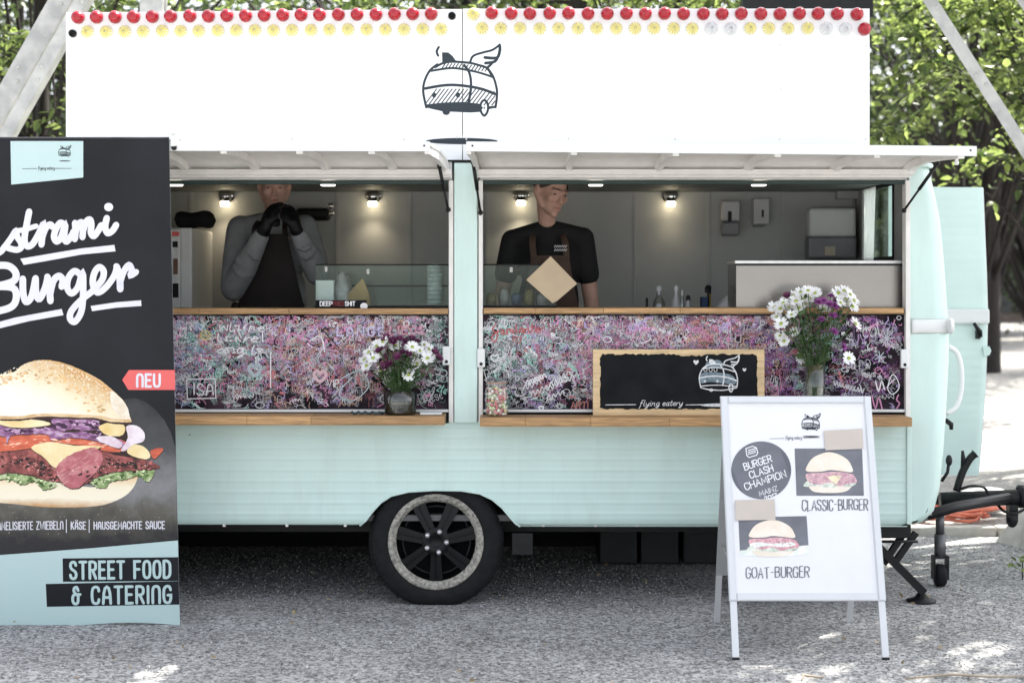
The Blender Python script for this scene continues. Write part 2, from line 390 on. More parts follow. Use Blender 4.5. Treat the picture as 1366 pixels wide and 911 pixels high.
# ================================================================ SETTING
def pane_mat(name, tint=(.9, .95, .93), refl=.045, rough=.03):
    m = bpy.data.materials.new(name); m.use_nodes = True; N, L = m.node_tree.nodes, m.node_tree.links
    N.clear(); o = N.new('ShaderNodeOutputMaterial'); mx = N.new('ShaderNodeMixShader')
    t = N.new('ShaderNodeBsdfTransparent'); t.inputs[0].default_value = (*tint, 1)
    g = N.new('ShaderNodeBsdfGlossy'); g.inputs['Roughness'].default_value = rough
    lw = N.new('ShaderNodeLayerWeight'); lw.inputs[0].default_value = .35
    ns = N.new('ShaderNodeTexNoise'); ns.inputs['Scale'].default_value = 5
    mr = N.new('ShaderNodeMapRange'); mr.inputs[3].default_value = refl*.7; mr.inputs[4].default_value = refl*1.3
    L.new(ns.outputs[0], mr.inputs[0])
    ad = N.new('ShaderNodeMath'); ad.operation = 'ADD'; ad.use_clamp = True
    mu = N.new('ShaderNodeMath'); mu.operation = 'MULTIPLY'; mu.inputs[1].default_value = .22
    L.new(lw.outputs['Fresnel'], mu.inputs[0]); L.new(mu.outputs[0], ad.inputs[0]); L.new(mr.outputs[0], ad.inputs[1])
    L.new(ad.outputs[0], mx.inputs[0]); L.new(t.outputs[0], mx.inputs[1]); L.new(g.outputs[0], mx.inputs[2]); L.new(mx.outputs[0], o.inputs[0])
    return m
M_pane = pane_mat('pane_glass')

def ground_mat(name, c_dark, c_mid, c_light, fine=90, bump=.6, patch=(.82, 1.12)):
    m = bpy.data.materials.new(name); m.use_nodes = True; N, L = m.node_tree.nodes, m.node_tree.links
    b = N['Principled BSDF']; b.inputs['Roughness'].default_value = .9
    tc = N.new('ShaderNodeTexCoord')
    v = N.new('ShaderNodeTexVoronoi'); v.inputs['Scale'].default_value = fine; L.new(tc.outputs['Object'], v.inputs['Vector'])
    n1 = N.new('ShaderNodeTexNoise'); n1.inputs['Scale'].default_value = fine*1.3; n1.inputs['Detail'].default_value = 5; n1.inputs['Roughness'].default_value = .75; L.new(tc.outputs['Object'], n1.inputs['Vector'])
    n2 = N.new('ShaderNodeTexNoise'); n2.inputs['Scale'].default_value = 1.7; n2.inputs['Detail'].default_value = 7; n2.inputs['Roughness'].default_value = .65; L.new(tc.outputs['Object'], n2.inputs['Vector'])
    sep = N.new('ShaderNodeSeparateColor'); L.new(v.outputs['Color'], sep.inputs[0])
    mx = N.new('ShaderNodeMath'); mx.operation = 'MULTIPLY_ADD'; L.new(sep.outputs[0], mx.inputs[0]); mx.inputs[1].default_value = .55
    sc = N.new('ShaderNodeMath'); sc.operation = 'MULTIPLY'; sc.inputs[1].default_value = .5; L.new(n1.outputs[0], sc.inputs[0]); L.new(sc.outputs[0], mx.inputs[2])
    rp = N.new('ShaderNodeValToRGB'); e = rp.color_ramp.elements
    e[0].position = .2; e[0].color = (*c_dark, 1); e[1].position = .85; e[1].color = (*c_light, 1)
    k = e.new(.5); k.color = (*c_mid, 1)
    L.new(mx.outputs[0], rp.inputs[0])
    mr = N.new('ShaderNodeMapRange'); mr.inputs[1].default_value = .3; mr.inputs[2].default_value = .7; mr.inputs[3].default_value = patch[0]; mr.inputs[4].default_value = patch[1]; L.new(n2.outputs[0], mr.inputs[0])
    h = N.new('ShaderNodeHueSaturation'); L.new(rp.outputs[0], h.inputs['Color']); L.new(mr.outputs[0], h.inputs['Value'])
    L.new(h.outputs[0], b.inputs['Base Color'])
    bp = N.new('ShaderNodeBump'); bp.inputs['Strength'].default_value = bump; bp.inputs['Distance'].default_value = .008
    L.new(mx.outputs[0], bp.inputs['Height']); L.new(bp.outputs[0], b.inputs['Normal'])
    return m
M_gravel = ground_mat('gravel_ground', (.055, .055, .056), (.28, .278, .278), (.56, .555, .55), fine=72, bump=.9, patch=(.68, 1.22))  # wide patch range puts broad soft light dapples into the gravel's tone
M_paved  = ground_mat('pale_sandy_ground', (.14, .135, .125), (.24, .23, .215), (.36, .35, .33), fine=60, bump=.3)
b_ = MB(); b_.grid(lambda u, v: (-260+520*u, -120+520*v, 0), 8, 8, False)
struct(b_.build('ground', M_gravel))
KY = 2.28
b_ = MB(); b_.grid(lambda u, v: (-60+160*u, KY+.1+90*v, .05), 6, 6, False); struct(b_.build('sandy_yard', M_paved))
kerb = MB()
for i in range(12):
    x0 = -7 + i*1.02; kerb.box((x0, KY, -.05), (x0+1.008, KY+.13, .06), .008)
struct(kerb.build('kerb', M_concr))
# loose stones on the ground: too many to count
def pebbles(n, xr, yr, z, s0, s1, name, m):
    c = np.stack([rng.uniform(*xr, n), rng.uniform(*yr, n), np.full(n, z)], 1)
    base = np.array([[1,0,0],[0,1,0],[-1,0,0],[0,-1,0],[.15,.1,.75],[0,0,-.3]])
    s = rng.uniform(s0, s1, (n, 1, 1)) * rng.uniform(.6, 1.3, (n, 6, 3)); a = rng.uniform(0, 6.28, n)
    R = np.zeros((n, 3, 3)); R[:, 0, 0] = np.cos(a); R[:, 0, 1] = -np.sin(a); R[:, 1, 0] = np.sin(a); R[:, 1, 1] = np.cos(a); R[:, 2, 2] = 1
    V = np.einsum('nij,nkj->nki', R, base[None]*s) + c[:, None]
    fb = np.array([[0,1,4],[1,2,4],[2,3,4],[3,0,4],[1,0,5],[2,1,5],[3,2,5],[0,3,5]])
    Fc = (fb[None] + (np.arange(n)*6)[:, None, None]).reshape(-1, 3)
    me = bpy.data.meshes.new(name); me.from_pydata(V.reshape(-1, 3).tolist(), [], Fc.tolist()); me.update()
    o = link(name, me, m); o['kind'] = 'stuff'; o['label'] = 'loose grey gravel stones scattered on the ground'; o['category'] = 'gravel'; return o
M_peb = mat('gravel_stones', (.29, .288, .285), .85, var=.3, scale=30, isl=.7)
pebbles(42000, (-3.4, 4.2), (-2.3, 2.2), .001, .002, .0065, 'loose_gravel', M_peb)

# ---------------------------------------------------------------- trees
def leaf_mat(name, col, col2, tr=.45):
    m = bpy.data.materials.new(name); m.use_nodes = True; N, L = m.node_tree.nodes, m.node_tree.links
    N.clear(); o = N.new('ShaderNodeOutputMaterial')
    g = N.new('ShaderNodeNewGeometry'); rp = N.new('ShaderNodeValToRGB')
    rp.color_ramp.elements[0].color = (*col, 1); rp.color_ramp.elements[1].color = (*col2, 1); L.new(g.outputs['Random Per Island'], rp.inputs[0])
    d = N.new('ShaderNodeBsdfPrincipled'); d.inputs['Roughness'].default_value = .42; L.new(rp.outputs[0], d.inputs['Base Color'])
    t = N.new('ShaderNodeBsdfTranslucent'); hs_ = N.new('ShaderNodeHueSaturation'); hs_.inputs['Value'].default_value = 2.1; hs_.inputs['Hue'].default_value = .485
    L.new(rp.outputs[0], hs_.inputs['Color']); L.new(hs_.outputs[0], t.inputs[0])
    mx = N.new('ShaderNodeMixShader'); mx.inputs[0].default_value = tr
    L.new(d.outputs[0], mx.inputs[1]); L.new(t.outputs[0], mx.inputs[2]); L.new(mx.outputs[0], o.inputs[0]); return m
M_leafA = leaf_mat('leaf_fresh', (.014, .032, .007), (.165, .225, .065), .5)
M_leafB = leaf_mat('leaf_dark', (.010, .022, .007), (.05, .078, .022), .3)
M_bark  = mat('bark', (.022, .018, .016), .9, var=.4, scale=9, stretch=(6, 6, 1), bump=.6, bscale=14)
def leaves_mesh(name, cent, size, droop=.35):
    n = len(cent)
    L = size*rng.uniform(.65, 1.25, n); W = L*rng.uniform(.42, .6, n)
    base = np.array([[0,0,0],[.3,.5,.06],[.68,.36,.05],[1,0,-.05],[.68,-.36,.05],[.3,-.5,.06]])
    loc = np.stack([base[None, :, 0]*L[:, None], base[None, :, 1]*W[:, None], base[None, :, 2]*L[:, None]], 2)
    d = rng.normal(size=(n, 3)); d[:, 2] = d[:, 2]*.5 - droop; d /= np.linalg.norm(d, axis=1)[:, None]
    up = rng.normal(size=(n, 3))*.55; up[:, 2] += 1; s = np.cross(up, d); s /= np.linalg.norm(s, axis=1)[:, None] + 1e-9
    u = np.cross(d, s)
    V = cent[:, None] + loc[..., 0:1]*d[:, None] + loc[..., 1:2]*s[:, None] + loc[..., 2:3]*u[:, None]
    fb = np.array([[0,1,2,3],[0,3,4,5]]); Fc = (fb[None] + (np.arange(n)*6)[:, None, None]).reshape(-1, 4)
    me = bpy.data.meshes.new(name); me.from_pydata(V.reshape(-1, 3).tolist(), [], Fc.tolist()); me.update(); return me
def tree(name, label, base, th, tr, cc, cr, nclump, per, leaf, m, group='trees behind the trailer', spread=.45, trunk_to=None, keep=None, sprays=0):
    root = thing(name, label, 'tree', base, group); base = Vector(base); cc = Vector(cc)
    top = Vector(trunk_to) if trunk_to else Vector((cc.x, cc.y, cc.z))
    tk = MB()
    mid = base.lerp(top, .5) + Vector((random.uniform(-.15, .15), random.uniform(-.15, .15), 0))
    pts = smooth_curve([base, base + Vector((0, 0, .25)), mid, top], 5)
    n = len(pts); rs = [tr*(1.25 if i == 0 else 1.05 - .75*i/n) for i in range(n)]
    tk.tube(pts, rs, 10)
    cl = []
    tries = 0
    while len(cl) < nclump and tries < nclump*30:
        tries += 1
        v = Vector(rng.normal(size=3)); v.normalize(); v *= random.random()**.45
        p = cc + Vector((v.x*cr[0], v.y*cr[1], v.z*cr[2]))
        if keep and not keep(p): continue
        cl.append(p)
    C = []
    for p in cl:
        s = pts[random.randint(n//3, n-1)]
        if (p-s).length > .3 and random.random() < .5:
            mm = s.lerp(p, .5) + Vector((0, 0, .12*(p-s).length)); tk.tube(smooth_curve([s, mm, p], 4), [tr*.22, tr*.17, tr*.15, tr*.13, tr*.1, tr*.08, tr*.06, tr*.05, tr*.03][:9], 5)
        if sprays:
            for _ in range(sprays):
                d_ = Vector((random.gauss(0, 1), random.gauss(0, 1), random.gauss(-.1, .35))).normalized(); L_ = random.uniform(.3, .7)
                e_ = p + d_*L_ + Vector((0, 0, -.25*L_)); m2_ = p.lerp(e_, .5) + Vector((0, 0, .08*L_)); tw = smooth_curve([p, m2_, e_], 4)
                tk.tube(tw, [tr*.05, tr*.045, tr*.04, tr*.035, tr*.03, tr*.03, tr*.025, tr*.02, .001], 4)
                s_ = np.cross(np.array(d_), [0, 0, 1.0]); nl = random.randint(9, 15); q = []
                for j in range(nl):
                    c_ = tw[min(len(tw)-1, int((.2+.8*j/nl)*len(tw)))]; q.append(np.array(c_) + s_*(1 if j % 2 else -1)*leaf*.25 + rng.normal(size=3)*leaf*.18)
                q = np.array(q)
                if keep: q = q[[keep(x) for x in q]]
                if len(q): C.append(q)
            continue
        k = max(5, int(per*random.uniform(.5, 1.5)))
        e = rng.normal(size=(k, 3))*np.array([spread, spread, spread*.55])*random.uniform(.6, 1.2)
        q = e + np.array(p)
        if keep: q = q[[keep(x) for x in q]]
        C.append(q)
    tk.build('trunk', M_bark, root)
    C = np.concatenate(C)
    o = link('crown', leaves_mesh('crown', C, leaf), m, root); o['kind'] = 'stuff'
    return root
def vis_free(p):      # keep leaves out of the trailer and the space in front of it
    return not (-3.6 < p[0] < 4.0 and -3.0 < p[1] < 2.8 and p[2] < 4.7)
# trees at the right behind the open door
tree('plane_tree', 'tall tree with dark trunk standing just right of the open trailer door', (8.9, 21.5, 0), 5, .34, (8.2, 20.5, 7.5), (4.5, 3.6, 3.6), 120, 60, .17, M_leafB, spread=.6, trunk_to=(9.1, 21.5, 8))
tree('plane_tree', 'slimmer dark tree trunk directly behind the awning tip and open door', (6.0, 13.2, 0), 4, .21, (5.9, 12.5, 5.6), (3.0, 2.4, 2.3), 62, 60, .13, M_leafA, sprays=9, trunk_to=(5.85, 13.2, 6))
tree('linden_tree', 'leafy tree with bright green drooping leaves right of the white sign', (5.6, 6.4, .05), 4, .12, (4.6, 5.6, 3.75), (1.9, 1.4, 1.3), 58, 42, .105, M_leafA, sprays=8, trunk_to=(5.0, 6.0, 4.4))
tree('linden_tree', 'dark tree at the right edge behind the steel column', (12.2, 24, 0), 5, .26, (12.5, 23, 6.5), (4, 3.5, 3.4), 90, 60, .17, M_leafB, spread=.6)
# left of the sign
tree('linden_tree', 'leafy tree behind the steel brace left of the white sign', (-4.4, 6.5, .05), 4, .17, (-3.9, 6.0, 3.9), (2.0, 1.5, 1.7), 58, 55, .10, M_leafA, sprays=8, trunk_to=(-4.3, 6.4, 5))
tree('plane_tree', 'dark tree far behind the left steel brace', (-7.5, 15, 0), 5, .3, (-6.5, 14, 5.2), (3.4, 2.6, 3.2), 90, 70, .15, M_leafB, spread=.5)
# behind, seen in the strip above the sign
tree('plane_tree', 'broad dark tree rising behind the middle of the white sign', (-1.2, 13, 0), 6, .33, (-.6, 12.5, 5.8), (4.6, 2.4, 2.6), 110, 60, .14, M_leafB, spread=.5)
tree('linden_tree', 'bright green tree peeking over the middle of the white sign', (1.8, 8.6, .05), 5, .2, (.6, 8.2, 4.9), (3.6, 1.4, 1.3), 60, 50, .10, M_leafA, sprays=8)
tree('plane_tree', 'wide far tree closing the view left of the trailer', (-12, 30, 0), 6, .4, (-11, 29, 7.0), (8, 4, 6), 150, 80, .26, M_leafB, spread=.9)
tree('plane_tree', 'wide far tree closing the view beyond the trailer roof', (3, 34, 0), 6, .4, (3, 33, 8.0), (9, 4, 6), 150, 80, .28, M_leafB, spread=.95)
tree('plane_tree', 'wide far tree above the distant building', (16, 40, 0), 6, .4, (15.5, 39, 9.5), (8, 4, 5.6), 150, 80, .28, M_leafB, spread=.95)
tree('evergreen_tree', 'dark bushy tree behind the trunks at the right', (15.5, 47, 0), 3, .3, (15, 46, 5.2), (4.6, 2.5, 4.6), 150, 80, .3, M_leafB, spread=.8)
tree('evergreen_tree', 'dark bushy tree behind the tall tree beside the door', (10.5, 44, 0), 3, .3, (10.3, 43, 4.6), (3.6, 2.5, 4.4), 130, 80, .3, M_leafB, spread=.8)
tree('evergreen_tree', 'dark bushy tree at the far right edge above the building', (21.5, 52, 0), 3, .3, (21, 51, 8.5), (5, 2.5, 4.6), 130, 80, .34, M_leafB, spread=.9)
# the crowns the trailer stands under (above the frame)
tree('linden_tree', 'large tree whose crown shades the trailer from above', (6.6, 3.6, .05), 6, .3, (2.9, 1.2, 7.0), (4.6, 3.6, 1.7), 190, 30, .15, M_leafA, spread=.5, trunk_to=(5.2, 2.8, 6.2), keep=lambda p: vis_free(p) and (p[0] > 3.4 or random.random() < .5))
tree('linden_tree', 'large tree reaching over the right end of the trailer', (9.5, 7.5, .05), 6, .3, (7.4, 2.6, 8.0), (3.6, 2.6, 1.7), 80, 34, .15, M_leafA, spread=.5, trunk_to=(8.6, 6.6, 7), keep=vis_free)

# ---------------------------------------------------------------- far building
bl = thing('far_building', 'pale low building with brown shaded ground floor far right behind trees', 'building', (30, 66, 0))
M_fac = mat('brown_facade', (.16, .12, .10), .8, var=.2, scale=3); M_pale = mat('pale_fascia', (.62, .65, .68), .6, var=.05)
M_wglass = mat('dark_window', (.03, .035, .04), .15, var=.2)
MB().box((14, 66, 0), (52, 74, 3.2)).build('wall', M_fac, bl)
MB().box((13.4, 64.6, 3.2), (52.6, 74.5, 4.9)).build('fascia', M_pale, bl)
MB().box((14, 66.6, 4.9), (52, 74, 9)).build('upper_wall', mat('grey_blue_wall', (.34, .38, .42), .7), bl)
for i in range(9):
    x = 15 + i*4
    wn = MB().box((x, 65.93, .5), (x+2.6, 66.03, 2.7)).build('window', M_wglass, bl)
    MB().box((x+1.25, 65.86, .5), (x+1.35, 65.92, 2.7)).build('mullion', M_pale, wn)
    MB().box((x, 66.5, 5.6), (x+1.8, 66.59, 8)).build('window', M_wglass, bl)
for i in range(10):
    x = 13.7 + i*4.2; MB().tube([(x, 64.7, 4.9), (x, 64.7, 5.9)], .04, 6).build('railing_post', M_pale, bl)
MB().box((13.4, 64.66, 5.9), (52.4, 64.74, 5.98)).box((13.4, 64.66, 5.4), (52.4, 64.74, 5.46)).build('railing_bar', M_pale, bl)
# low light fence seen through the end window
fe = thing('picket_fence', 'low pale fence seen through the end window of the trailer', 'fence', (9, 30, .05))
for i in range(15):
    x = 3 + i*.5; MB().box((x, 30, .05), (x+.1, 30.04, 1.15)).build('picket', M_pale, fe)
MB().box((2.9, 30.05, .9), (10.2, 30.09, 1.02)).box((2.9, 30.05, .3), (10.2, 30.09, .42)).build('rail', M_pale, fe)

# ---------------------------------------------------------------- steel trestle: braces, columns, footing
def brace(name, label, pts, wdt, Y, depth=.12, group='steel trestle braces'):
    """L-section brace between two pixel points at depth Y, with rivets"""
    a, b = P(*pts[0], Y), P(*pts[1], Y + (pts[2] if len(pts) > 2 else 0)); t = (b-a).normalized(); n = Vector((-t.z, 0, t.x)).normalized()
    if n.x < 0: n = -n
    r = thing(name, label, 'steel beam', tuple(min(a, b, key=lambda v: v.z)), group)
    yv = Vector((0, 1, 0)); th = .012
    m1 = MB(); m1.prism([a, a+n*wdt, a+n*wdt+yv*th, a+yv*th], a, b); m1.build('flange', M_galv, r)
    m2 = MB(); m2.prism([a+n*(wdt-th)+yv*(th+.001), a+n*wdt+yv*(th+.001), a+n*wdt+yv*depth, a+n*(wdt-th)+yv*depth], a, b); m2.build('web', M_galv, r)
    rv = MB(); rv.lathe([(0.0001, .012), (.008, .0115), (.013, .007), (.016, 0)], (0, 0, 0), 'Y', 10)
    me = rv.mesh('rivet'); me.materials.append(M_galv); L_ = (b-a).length; k = 0
    s = .25
    while s < L_-.15:
        for q, f in ((s, .35), (s+.09, .65)):
            link('rivet', me, None, r, a + t*q + n*wdt*f)
        s += .62
    return r, a, b, n
brace('steel_brace', 'wide weathered steel brace leaning across the top left corner', [(98, -60), (-60, 219)], .146, 2.9)
brace('steel_brace', 'narrow steel brace beside the wide one, next to the sign corner', [(133, -60), (-18, 206)], .085, 2.75)
brace('steel_brace', 'thin riveted steel brace slanting down across the top right corner', [(1205, -40), (1402, 268)], .085, 2.6)
brace('steel_brace', 'pale steel strut cutting the very top right corner', [(1328, -40), (1400, 62)], .12, 2.9)
def column(name, label, px, Y, wd, z0=0.0, z1=6.0):
    x = gx(px, Y); r = thing(name, label, 'steel column', (x, Y, z0), 'steel trestle columns')
    MB().box((x-wd/2, Y-.07, z0), (x+wd/2, Y-.055, z1)).build('flange', M_galv, r)
    MB().box((x-wd/2, Y+.055, z0), (x+wd/2, Y+.07, z1)).build('flange', M_galv, r)
    MB().box((x-.008, Y-.054, z0), (x+.008, Y+.054, z1)).build('web', M_galv, r)
column('steel_column', 'pale steel column rising behind the left part of the sign', 205, 2.9, .16)
column('steel_column', 'steel column at the right edge standing on the concrete footing', 1392, 2.9, .17, .5)
column('steel_column', 'steel column behind the far left, beside the leaning brace', -72, 2.9, .17)
bmz = thing('roof_beam', 'dark horizontal steel beam behind the right end of the sign top', 'steel beam', (P(1080, 2, 2.9)))
p0, p1 = P(990, 30, 2.9), P(1163, -10, 2.9)
MB().box((p0.x, 2.86, p1.z-.18), (p1.x, 2.98, p1.z+.1)).build('beam', M_black, bmz)
# concrete footing under the right column
ft = thing('concrete_footing', 'tapered pale concrete footing beyond the drawbar at the right edge', 'footing', (3.75, 2.2, 0))
A = [Vector((3.12, 2.08, 0)), Vector((3.62, .62, 0)), Vector((5.1, 1.1, 0)), Vector((4.6, 2.6, 0))]
cen = sum(A, Vector())/4; T = [Vector((*(cen + (a-cen)*.78).xy, .36)) for a in A]; U = [Vector((*(cen + (a-cen)*.72).xy, .40)) for a in A]
fm = MB(); fm.add(A+T+U, [(0,1,5,4),(1,2,6,5),(2,3,7,6),(3,0,4,7),(4,5,9,8),(5,6,10,9),(6,7,11,10),(7,4,8,11),(8,9,10,11)])
fm.build('plinth', M_concr, ft)
MB().box((3.72, 1.6, .39), (4.3, 2.2, .43), .004).build('base_plate', M_galv, ft)
# white sack on the ground behind the footing
sk = MB()
def sackf(u, v):
    a = 2*math.pi*u; t = math.pi*(v-.5); x = .2*math.copysign(abs(math.cos(t))**.6, 1)*math.copysign(abs(math.cos(a))**.7, math.cos(a)); y = .13*abs(math.cos(t))**.6*math.copysign(abs(math.sin(a))**.7, math.sin(a))
    z = .085*math.sin(t); return (3.3+x, 2.95+y, .145 + z + .012*math.sin(9*x+4*y)*math.cos(7*y))
sk.grid(sackf, 28, 14)
sack = sk.build('white_sack', mat('white_tarp', (.80, .80, .79), .7, var=.04, bump=.2, bscale=20)); tag(sack, 'folded white sack lying on the sandy ground behind the drawbar', 'sack')
# orange cable coil
cb = MB(); pts = []
for i in range(260):
    a = i/260*2*math.pi*8.3; r = .19 + .07*math.sin(i*.37) + .02*math.sin(i*1.7)
    pts.append((2.95+.05*math.sin(i*.05)+r*1.3*math.cos(a), 2.62+r*.75*math.sin(a), .075+.075*abs(math.sin(i*.113))))
cb.tube(pts, .011, 6); tag(cb.build('orange_cable', M_orange), 'coiled orange cable lying behind the trailer jack', 'cable')
for i, (px, py, l, an) in enumerate([(1300, 905, .3, .2), (1085, 906, .12, 1.1)]):
    d = H*F/(py-HZ); c = P(px, py, d-D); tw = MB()
    tw.tube([c+Vector((-l*math.cos(an), -l*math.sin(an)*.3, .005)), c+Vector((-.3*l, .02, .014)), c+Vector((.2*l, -.01, .012)), c+Vector((l*math.cos(an), l*math.sin(an)*.4, .005))], [.004, .006, .005, .002], 6)
    tag(tw.build('twig', mat('dry_twig', (.35, .29, .22), .9)), ['long dry twig on the gravel at the lower right', 'short dry twig on the gravel in front of the menu board'][i], 'twig', 'twigs on the gravel')
M_dry = mat('dry_leaf', (.30, .23, .13), .8, var=.3, isl=.3)
lf = leaves_mesh('fallen_leaves', np.stack([rng.uniform(-3, 3.6, 130), rng.uniform(-2.2, 1.6, 130), np.full(130, .02)], 1), .03, droop=.1)
o = link('fallen_leaves', lf, M_dry); o['kind'] = 'stuff'; o['label'] = 'small dry leaf scraps strewn over the gravel'; o['category'] = 'leaves'
# small weed at the footing
wd = thing('weed_plant', 'small green weed growing at the foot of the concrete footing', 'plant', P(1364, 768, .5))
c = np.array(wd.location)[None] + rng.normal(size=(16, 3))*np.array([.03, .03, .02]) + np.array([0, 0, .06])
link('foliage', leaves_mesh('foliage', c, .045, droop=-.2), M_leafA, wd)
MB().tube([Vector(wd.location)+Vector((0, 0, -.02)), Vector(wd.location)+Vector((0, 0, .08))], .004, 5).build('stem', M_leafB, wd)

# ================================================================ TRAILER
T_ = thing('food_trailer', 'mint green retro caravan food trailer with two open serving hatches', 'trailer', (gx(640), 1.0, 0))
RP = [(1232,216),(1243,224),(1252,262),(1258,293),(1261,320),(1266,380),(1269,425),(1270,445),(1270,480),(1267,540),(1263,600),(1258,650),(1250,682),(1235,697),(1213,701)]
RIGHT = [(gx(x), gz(y)) for x, y in RP]                      # top -> bottom
XC = gx(638)
LEFT = [(2*XC-x, z) for x, z in RIGHT]
def edge_x(z, side=1):
    L_ = RIGHT
    for (x0, z0), (x1, z1) in zip(L_, L_[1:]):
        if z1 <= z <= z0:
            x = x0 + (x1-x0)*(z0-z)/(z0-z1+1e-9); break
    else: x = L_[0][0] if z > L_[0][1] else L_[-1][0]
    return x if side > 0 else 2*XC - x
ZT, ZB = RIGHT[0][1], RIGHT[-1][1]
DEP = 2.02
# side and roof skin (outer shell) with the end window cut out
WY0, WY1, WZ0, WZ1 = .80, 1.42, gz(345, .9), gz(246, .9)
zs = sorted({z for _, z in RIGHT} | {WZ0, WZ1}, reverse=True)
def shell_side(side, hole):
    m_ = MB(); ys = [0, .012, .035, .07, .3, WY0, WY1, 1.75, DEP]; ins = [.05, .024, .007, 0, 0, 0, 0, 0, 0]
    rows = [[(edge_x(z, side) - side*ins[j], ys[j], z) for j in range(len(ys))] for z in zs]
    V = [p for r in rows for p in r]; n = len(ys)
    Fc = [(i*n+j, i*n+j+1, (i+1)*n+j+1, (i+1)*n+j) for i in range(len(rows)-1) for j in range(n-1)
          if not (hole and j in (5, 6) and WZ0-1e-4 <= zs[i+1] and zs[i] <= WZ1+1e-4)]
    m_.add(V, Fc, True); return m_
shell_side(1, True).build('end_panel', M_mint, T_)
shell_side(-1, False).build('end_panel', M_mint, T_)
MB().grid(lambda u, v: (edge_x(ZT, -1)*(1-u)+edge_x(ZT)*u, DEP*v, ZT + .05*math.sin(math.pi*v)), 6, 12).build('roof', M_white, T_)
MB().box((edge_x(ZB, -1)+.05, .06, ZB-.012), (gx(484), 1.95, ZB+.01)).box((gx(690), .06, ZB-.012), (edge_x(ZB)-.05, 1.95, ZB+.01)).box((gx(484)-.001, .42, ZB-.012), (gx(690)+.001, 1.95, ZB+.01)).build('underfloor', M_blackp, T_)
MB().box((edge_x(1.6, -1)+.05, DEP-.06, ZB), (edge_x(1.6)-.08, DEP-.03, ZT)).build('rear_wall', M_mint, T_)
# corrugated lower front panel with wheel arch
ARCH = [(480,701),(488,694),(497,682),(508,670),(522,661),(545,655.5),(580,653.5),(615,654),(640,658),(657,666),(670,677),(680,689),(688,698),(694,702)]
def bottom_px(px):
    if px <= ARCH[0][0] or px >= ARCH[-1][0]: return 700 + 2.5*(px-640)/600
    for (x0, y0), (x1, y1) in zip(ARCH, ARCH[1:]):
        if x0 <= px <= x1: return y0 + (y1-y0)*(px-x0)/(x1-x0)
def rib(z):          # sheet-metal ribs every 55 mm
    t = (z/.056) % 1.0
    return -.0022*max(0.0, math.cos(2*math.pi*(t-.5)))**2.2
SH = gz(562)       # top of the lower panel
def front_grid(zt, zb_fn, xs, nz, curl=.05):
    m_ = MB(); V = []; nx = len(xs)-1; zb0 = min(zb_fn(x) for x in xs)
    for j in range(nz+1):
        zj = zb0 + (zt-zb0)*j/nz
        for x in xs:
            zb = zb_fn(x); z = max(zj, zb); y = rib(z); h = z-zb0
            if h < curl: y += (curl - math.sqrt(max(curl**2-(curl-h)**2, 0)))*.7
            V.append((x, y, z))
    Fc = [(j*(nx+1)+i, j*(nx+1)+i+1, (j+1)*(nx+1)+i+1, (j+1)*(nx+1)+i) for j in range(nz) for i in range(nx)]
    m_.add(V, Fc, True); return m_
xs = [gx(x) for x in list(np.linspace(66, 478, 24)) + [a[0] for a in ARCH] + list(np.linspace(700, 1212, 26))]
xs[0] = 2*XC-gx(1212.5); xs[-1] = gx(1212.5)
front_grid(SH, lambda x: gz(bottom_px(x*260+683)), xs, 110).build('side_panel', M_mint, T_)
# arch return lip and dark wheel housing
m_ = MB(); n = len(ARCH)
V = [(gx(x), .012, gz(y)+.001) for x, y in ARCH] + [(gx(x), .40, gz(y)+.001) for x, y in ARCH]
m_.add(V, [(i, i+1, n+i+1, n+i) for i in range(n-1)], True); m_.add(V[n:], [tuple(range(n))]); m_.build('wheel_housing', M_blackp, T_)
m_ = MB(); m_.tube([(gx(x), -.002, gz(y)) for x, y in ARCH], .006, 6); m_.build('arch_lip', M_mint, T_)
# right and left end corner skins, smooth
def corner(side, xin, name):
    m_ = MB(); Z = [ZT - (ZT-ZB)*k/50 for k in range(51)]
    def f(u, v):
        z = ZT - (ZT-ZB)*v; xo = edge_x(z, side) - side*.05
        return (xin+(xo-xin)*u, -.0005 - .02*math.sin(math.pi*min(v*1.0, 1))*(.3+.7*u)*(1-u)**.2, z)
    m_.grid(f, 8, 60); return m_.build(name, M_mint, T_)
corner(1, gx(1212.5), 'corner_panel'); corner(-1, 2*XC-gx(1212.5), 'corner_panel')
for s_ in (1, -1):
    xs_ = gx(1212.3) if s_ > 0 else 2*XC-gx(1212.3)
    MB().box((xs_-.012, -.012, gz(699)), (xs_+.012, .02, SH-.001), .003).build('seam_strip', M_mint, T_)
# centre pillar
MB().box((gx(606), -.03, gz(563.5)), (gx(637), .06, gz(217)), .006).build('pillar', M_mint, T_)
MB().box((gx(606), -.034, gz(218)), (gx(637), .06, gz(214.5)), .002).build('pillar_cap', M_blackp, T_)
# white rubbing band round the corner
def band(yc, side):
    m_ = MB(); pts = [(gx(1215), -.012, gz(yc)), (gx(1240), -.014, gz(yc)), (gx(1259), -.002, gz(yc)), (gx(1265), .03, gz(yc)), (gx(1266.5), .09, gz(yc)), (gx(1266.5), 1.95, gz(yc))]
    if side < 0: pts = [(2*XC-x, y, z) for x, y, z in pts]
    m_.tube(smooth_curve(pts, 4), .013, 8)
    for v in range(len(m_.v)): x, y, z = m_.v[v]; m_.v[v] = (x, y, gz(yc)+(z-gz(yc))*3.0)
    return m_.build('bumper_band', M_white, T_)
band(435, 1); band(435, -1)
# roof gutter lip
MB().tube([(gx(1205), -.01, gz(219)), (gx(1236), -.012, gz(220)), (gx(1243), .02, gz(221)), (gx(1243), 1.9, gz(221))], .014, 8).build('gutter', M_mint, T_)
